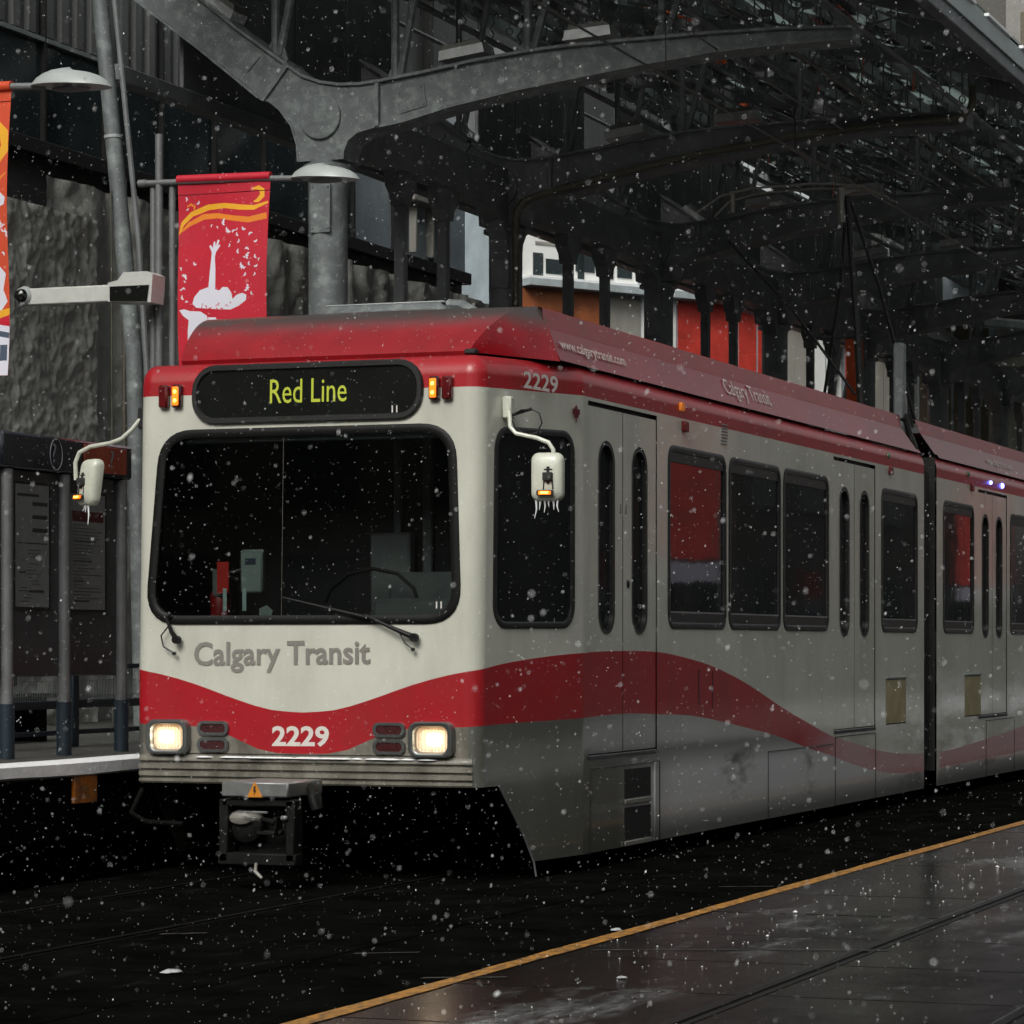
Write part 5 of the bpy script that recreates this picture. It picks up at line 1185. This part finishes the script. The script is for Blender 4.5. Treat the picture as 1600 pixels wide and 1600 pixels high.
for y0_, y1_, z0, z1, k in ((17.95, 18.40, 1.99, 2.92, 0), (18.70, 19.20, 1.98, 2.885, 1)):
    b = MB(); b.bbox(kx-.018, y0_-.02, z0-.025, kx-.005, y1_+.03, z1+.02, .003); fr_ = b.build('poster_frame', 'black', ki)
    b = MB(); b.box(kx-.0048, y0_, z0, kx-.003, y1_, z1); b.build('poster', 'paper', fr_, smooth=None)
    b = MB(); W_ = y1_-y0_
    if k == 0:
        for zz, a, c_, h in ((2.83, .05, .7, .02), (2.76, .5, .95, .03), (2.66, .5, .95, .03), (2.56, .5, .95, .03), (2.47, .05, .95, .008), (2.245, .1, .3, .012), (2.10, .4, .85, .02)): b.box(kx-.0028, y0_+W_*a, zz, kx-.002, y0_+W_*c_, zz+h)
        b.tube([(kx-.002, y0_+W_*.5, 2.14), (kx-.002, y0_+W_*.8, 2.30), (kx-.002, y0_+W_*.92, 2.42)], .002, 3)
        for q in range(16): zz = 2.03+q*.026; a = rng.uniform(.06, .5); b.box(kx-.0028, y0_+W_*a, zz, kx-.002, y0_+W_*min(.9, a+rng.uniform(.1, .4)), zz+.005)
    else:
        b.cur = 1; b.box(kx-.0028, y0_+W_*.05, 2.67, kx-.002, y0_+W_*.95, 2.75); b.cur = 0
        for q in range(24): zz = 2.04+q*.026; a = .08; b.box(kx-.0028, y0_+W_*a, zz, kx-.002, y0_+W_*rng.uniform(.3, .92), zz+(.012 if q % 6 == 0 else .005))
    b.build('poster_print', ['ink', 'inkred'], fr_, smooth=None)
fe = thing('mesh_fence', 'low dark blue fence with fine wire mesh behind the kiosk posts', 'fence', (-12.7, 19, .85))
b = MB(); b.bbox(-12.74, 16, 1.17, -12.68, 24, 1.24, .01); b.bbox(-12.73, 16, .95, -12.69, 24, .99, .005); b.bbox(-12.73, 16, 1.50, -12.69, 24, 1.54, .005); b.build('rail', 'postblue', fe)
b = MB()
for k in range(320): y = 16+k*.025; b.box(-12.713, y, 1.24, -12.709, y+.004, 1.50)
for z in (1.26, 1.275, 1.4): b.box(-12.709, 16, z, -12.705, 24, z+.004)
setmeta(b.build('mesh_wires', 'trim', fe, smooth=None), kind='stuff')
for y in (16.4, 18.0, 18.35, 20.1, 21.9):
    b = MB(); b.bbox(-12.78, y, .85, -12.66, y+.10, 1.54, .01); b.build('fence_post', 'postblue', fe)
# benches' dark mass behind the fence
be = thing('platform_bench', 'dark platform bench with slatted back in the shade behind the fence', 'bench', (-14.2, 20, .85))
for z in (1.27, 1.33): 
    b = MB(); b.bbox(-14.0, 18.2, z-.03, -13.55, 21.4, z, .01) if z < 1.3 else b.bbox(-14.1, 18.2, z, -14.05, 21.4, z+.10, .01); b.build('slat', 'under', be)
for y in (18.5, 21.1): b = MB(); b.bbox(-14.05, y, .85, -13.6, y+.08, 1.24, .01); b.build('leg', 'under', be)

# crumpled tarpaulin hoarding
def tarp(y0_, y1_, z0, z1, X, lab, seed, amp, fold=.8, res=.055, fr=1.0):
    from mathutils import noise
    ny, nz = int((y1_-y0_)/res), int((z1-z0)/res); b = MB()
    for j in range(nz+1):
        for i in range(ny+1):
            y = y0_+(y1_-y0_)*i/ny; z = z0+(z1-z0)*j/nz
            q = Vector((y*1.1+seed, z*.9, seed))*fr; d = -amp*(abs(noise.noise(q*.8))*1.0+abs(noise.noise(Vector((q.y-q.x, q.x+q.y, seed))*1.3))*.75-abs(noise.noise(q*3.7))*.3+abs(noise.noise(q*4.6))*.42+abs(noise.noise(q*8.5))*.25)+noise.noise(Vector((y*2.4, z*.25, seed)))*fold*.2
            b.v.append(Vector((X+d, y, z)))
    for j in range(nz):
        for i in range(ny): b.f.append((j*(ny+1)+i, j*(ny+1)+i+1, (j+1)*(ny+1)+i+1, (j+1)*(ny+1)+i)); b.mi.append(0)
    o = b.build('tarpaulin', 'tarp', smooth=None); o.data.polygons.foreach_set('use_smooth', [True]*len(o.data.polygons)); o.data.set_sharp_from_angle(angle=R(50))
    return setmeta(o, lab, 'tarpaulin', 'tarpaulins hung along the building')
tarp(18.0, 26.4, .86, 6.35, -16.3, 'crumpled grey green tarpaulin behind the camera arm and the kiosk', 1.3, .06, .0, .026, 2.4)
tarp(26.45, 40.2, .86, 6.9, -16.9, 'dark hanging tarpaulin with long folds behind the first grey column', 5.1, .09, .9, .05, 1.3)
b = MB(); b.tube([(-16.0, 26.42, .85), (-16.0, 26.42, 6.8)], .03, 8); setmeta(b.build('scaffold_tube', 'pipe'), 'thin upright scaffold tube between the crumpled tarpaulin and the folded one', 'scaffold')

# ------------------------------------------------------------------ glass fronted building along the platform
gb = thing('glass_fronted_building', 'dark building with ribbed cladding above a glazed band, behind the platform', 'building', (-22, 28, 0))
b = MB(); b.box(-34, 8, 0, -18.12, 39.98, 14.0); b.build('wall', 'wall', gb, smooth=None)
b = MB(); b.bbox(-18.12, 8, 7.40, -17.95, 39.98, 7.58, .01); b.build('sill_beam', 'black', gb)
yy = 8.0; k = 0
while yy < 39.8:
    bright = yy > 35  # far panes carry the sky's reflection in their colour
    b = MB(); b.box(-18.10, yy+.02, 7.58, -18.03, min(yy+1.31, 39.96), 8.72 if not bright else 10.3); b.build('glass_panel', 'bglass2' if bright else 'bglass', gb, smooth=None)
    b = MB(); b.box(-18.12, yy-.025, 7.58, -17.97, yy+.02, 14); b.build('mullion', 'black', gb, smooth=None)
    if not bright:
        b = MB(); P = [(yy+.02, 0)]
        for q in range(4):
            a = yy+.04+q*.32; P += [(a, 0), (a+.03, .05), (a+.17, .05), (a+.20, 0)]
        P += [(yy+1.31, 0), (yy+1.31, -.05), (yy+.02, -.05)]
        b.prism([(p[0], p[1]) for p in P], (-18.05, 0, 8.82), (0, 1, 0), (1, 0, 0), -5.2); b.build('ribbed_cladding_panel', 'clad', gb, smooth=None)
        b = MB(); b.bbox(-18.06, yy+.02, 8.735, -17.96, yy+1.31, 8.79, .005); b.build('trim_strip', 'trim', gb, smooth=None)
    yy += 1.33; k += 1
b = MB(); b.bbox(-18.03, 37.5, 8.36, -17.75, 38.75, 8.95, .02); lb = b.build('wall_box', 'greypanel', gb)
b = MB()
for y0_, y1_, z1_ in ((37.75, 37.8, 8.36), (38.35, 38.4, 8.36), (38.76, 38.95, 9.3)): b = MB(); b.bbox(-17.98, y0_, 7.62, -17.86, y1_, z1_, .005); b.build('wall_box_bracket', 'greypanel', lb)

# ------------------------------------------------------------------ building across the end of the platform, set askew
d36 = (math.sin(R(36)), math.cos(R(36))); P0 = Vector((-21.55, 50.82, 0)); U36 = Vector((d36[0], d36[1], 0)); N36 = Vector((d36[1], -d36[0], 0))
def face(name, t0, t1, z0, z1, mat, parent, out=.03, th=.05):
    b = MB(); b.prism([(t0, z0), (t1, z0), (t1, z1), (t0, z1)], P0+N36*(out-th), U36, Vector((0, 0, 1)), th); return b.build(name, mat, parent, smooth=None)
sb = thing('panelled_building', 'pale building with red and rust panels below a snowy ledge, seen between the canopy posts', 'building', tuple(P0))
b = MB(); b.prism([(-.2, 0), (16, 0), (16, 10.8), (-.2, 10.8)], P0-N36*8, U36, Vector((0, 0, 1)), 8.0); b.build('wall', 'bglass2', sb, smooth=None)
b = MB(); b.prism([(-.2, 8.86), (16, 8.86), (16, 9.0), (-.2, 9.0)], P0, U36, Vector((0, 0, 1)), .35); lg_ = b.build('ledge', 'ledge', sb, smooth=None)
b = MB(); b.prism([(-.2, 9.0), (16, 9.0), (16, 9.05), (-.2, 9.05)], P0, U36, Vector((0, 0, 1)), .33); b.build('ledge_snow', 'snow', lg_, smooth=None)
face('pale_panel', -.2, 2.55, 9.05, 10.8, 'palewall', sb); face('upper_panel', 5.2, 10.4, 9.05, 10.8, 'wall', sb); face('upper_panel', 12.2, 16, 9.05, 10.8, 'wall', sb)
t_ = -1.0
for a, c_, m_ in ((-.2, .92, 'rustpanel'), (.96, 1.68, 'rustpanel'), (1.74, 2.62, 'greypanel'), (2.66, 3.5, 'palewall'), (3.56, 4.3, 'redpanel'), (4.36, 5.05, 'redpanel'), (5.11, 5.55, 'redpanel'), (5.61, 6.2, 'redpanel'), (6.3, 7.0, 'greypanel'), (7.05, 7.38, 'palewall'), (7.44, 7.82, 'palewall'), (7.95, 8.55, 'redpanel'), (8.58, 8.97, 'greypanel'), (9.0, 9.9, 'greypanel'), (10.0, 10.9, 'brown'), (11.0, 12.0, 'brown'), (12.2, 14.5, 'greypanel')):
    face('wall_panel', a, c_, 1.0, 8.84, m_, sb)
for a, c_, z0, z1 in ((.18, .62, 9.85, 10.05), (.35, .9, 9.15, 9.45), (.05, .28, 9.1, 9.55), (1.05, 1.5, 9.25, 9.62), (1.1, 1.25, 9.1, 9.7), (1.62, 1.95, 9.15, 9.6), (2.05, 2.4, 9.2, 9.55), (.1, 2.4, 9.72, 9.78), (3.9, 4.1, 9.05, 10.5)):
    face('window', a, c_, z0, z1, 'bglass' if c_-a < 1.5 else 'greypanel', sb, .05)
for a in (7.2, 7.62): 
    b = MB(); b.prism([(a, 6.2), (a+.16, 6.2), (a+.75, 8.8), (a+.6, 8.8)], P0+N36*.06, U36, Vector((0, 0, 1)), .06); b.build('diagonal_bar', 'black', sb, smooth=None)

hb = thing('hanging_banner', 'narrow vivid orange red banner hanging under the canopy, above the rear of the train', 'banner', (-12.5, 42.9, 6.7))
b = MB(); nz = 14
for k in range(nz+1):
    z = 6.68-2.3*k/nz; dy = .03*math.sin(k*.9)
    for x in (-12.64, -12.56, -12.48, -12.36): b.v.append(Vector((x+.015*math.sin(k*.5), 42.9+dy*(1 if x > -12.5 else -1), z)))
for k in range(nz):
    for q in range(3): b.f.append((k*4+q, k*4+q+1, k*4+q+5, k*4+q+4)); b.mi.append(0)
b.build('cloth', 'vivid', hb)
b = MB(); b.tube([(-13.3, 42.9, 6.70), (-12.3, 42.9, 6.70)], .03, 8); b.build('bar', 'steel_dark', hb)
# towers beyond
tw = thing('granite_tower', 'speckled granite tower beyond the upper right edge of the canopy', 'tower', (-15, 90, 0))
b = MB(); b.box(-24.2, 88.2, 0, -5, 100, 44); b.build('wall', 'granite', tw, smooth=None)
gp = {}
for i in range(3):
    for j in range(12):
        x0 = -22.73+i*1.135; z0 = 14+j*2.03-.4
        b = MB(); b.bbox(x0+.02, 88.1, z0+.02, x0+1.115, 88.2, z0+2.01, .02); b.build('granite_panel', 'granite', tw, smooth=None)
b = MB(); b.box(-20.40, 87.7, 0, -19.2, 88.2, 44); b.build('pilaster', 'limestone', tw, smooth=None)
b = MB(); b.bbox(-19.9, 87.65, 20.5, -19.6, 87.7, 22.3, .02); b.build('wall_emblem', 'brown', tw, smooth=None)
b = MB(); b.box(-24.2, 88.0, 0, -22.75, 88.2, 44); b.build('dark_return', 'wall', tw, smooth=None)
tb = thing('dark_office_block', 'dark office block standing far behind the glass fronted building', 'building', (-45, 90, 0))
b = MB(); b.box(-64, 75, 0, -38, 110, 30); b.build('wall', 'wall', tb, smooth=None)

# ------------------------------------------------------------------ the other side of the street (out of view; serves the train's reflections and shading)
st = thing('side_shading_building', 'unseen grey stone street building across the tracks, sized to darken the train side, mirrored in its windows', 'building', (12, 40, 0))  # out of view; height and tone set to cut light on the train side
b = MB(); b.box(7.5, 4, 0, 24, 100, 10); b.build('wall', 'side_shading_stone', st, smooth=None)
me = None
for j in range(2):
    for i in range(22):
        b = MB(); y = 6+i*4.2; z = 1.2+j*4.2; b.bbox(7.42, y, z, 7.5, y+2.2, z+2.6, .02)
        if me is None: me, c0 = b.mesh('window', ['bglass'], None); ref = (y, z)
        objmesh('window', me, st, (c0[0], c0[1]+y-ref[0], c0[2]+z-ref[1]))
b = MB(); b.bbox(-.3, -10, .0, 7.4, 90, .14, .02); setmeta(b.build('pavement', 'snowpatch', smooth=None), kind='structure')
bk = thing('reflection_block', 'unseen block added behind the photographer to darken the windscreen reflections', 'building', (-10, -48, 0))  # added out of view to keep bright sky out of the windscreen
b = MB(); b.box(-95, -60, 0, 40, -46, 26); b.build('wall', 'brickstone', bk, smooth=None)
me = None
for j in range(6):
    for i in range(22):
        b = MB(); x = -92+i*5.4; z = 1.5+j*4; b.bbox(x, -46.0, z, x+2.6, -45.9, z+2.4, .02)
        if me is None: me, c0 = b.mesh('window', ['bglass'], None); ref = (x, z)
        objmesh('window', me, bk, (c0[0]+x-ref[0], c0[1], c0[2]+z-ref[1]))
for k, (X, Y, lab) in enumerate(((1.9, 48.5, 'red street banner on a pole across the tracks, nearest one'), (1.9, 72.0, 'red street banner on a pole across the tracks, middle one'), (1.9, 92.0, 'red street banner on a pole across the tracks, farthest one'))):
    t = thing('street_banner', lab, 'banner', (X, Y, .14), 'street banners across the tracks')
    b = MB(); b.tube([(X-.7, Y, .14), (X-.7, Y, 6.2)], .05, 10); b.build('pole', 'postgrey', t)
    b = MB(); b.bbox(X-.62, Y-.02, 3.30, X+.72, Y+.0, 6.1, .005); b.build('cloth', 'streetred', t)
    b = MB(); b.bbox(X-.62, Y-.02, 2.88, X+.72, Y+.0, 3.25, .005); b.build('white_foot', 'bslate', t)

# ------------------------------------------------------------------ falling snow
rng = random.Random(21); b = MB(); n_f = 0
for i in range(60000):
    zc = 2.5*(24/2.5)**rng.random() if rng.random() < .07 else rng.uniform(3, 30)
    # spread through the street: a wide wedge of air in front of the platform
    X = rng.uniform(-.62, .02)*zc*1.15; Y = zc; Z = 1.7+rng.uniform(-.17, .27)*zc*1.1
    if Z < .02: continue
    if Y > 17.2 and -10.9 < X < -7.6 and Z < 4.25: continue
    if X < -17: continue
    if Y < 6.5 and rng.random() < .6: continue
    s_ = rng.choice((.0007, .0009, .0011, .0013, .0017))*(1+.0*zc)
    if rng.random() < .012: s_ *= 2.2
    ax = [Vector((rng.uniform(-1, 1), rng.uniform(-1, 1), rng.uniform(-1, 1))).normalized()*s_*rng.uniform(.7, 1.2) for _ in range(3)]
    ax[2] = Vector((.35, .1, 1)).normalized()*s_*rng.uniform(.9, 1.8)
    o_ = Vector((X, Y, Z)); b.add([o_+ax[0], o_+ax[1], o_-ax[0], o_-ax[1], o_+ax[2], o_-ax[2]], [(0, 1, 4), (1, 2, 4), (2, 3, 4), (3, 0, 4), (1, 0, 5), (2, 1, 5), (3, 2, 5), (0, 3, 5)]); n_f += 1
for i in range(26):
    zc = rng.uniform(1.8, 4.5); o_ = Vector((-math.sin(TH)*zc+math.cos(TH)*zc*rng.uniform(-.28, .095), math.cos(TH)*zc+math.sin(TH)*zc*rng.uniform(-.28, .095), 1.7+zc*rng.uniform(-.13, .23))); s_ = rng.uniform(.0010, .0018)
    ax = [Vector((s_, 0, 0)), Vector((0, s_, 0)), Vector((s_*.3, 0, s_*1.3))]
    b.add([o_+ax[0], o_+ax[1], o_-ax[0], o_-ax[1], o_+ax[2], o_-ax[2]], [(0, 1, 4), (1, 2, 4), (2, 3, 4), (3, 0, 4), (1, 0, 5), (2, 1, 5), (3, 2, 5), (0, 3, 5)])
o = b.build('falling_snow', 'snow', smooth=None, recalc=False)
setmeta(o, 'fine snowflakes drifting through the air over the tracks', 'snow', kind='stuff')
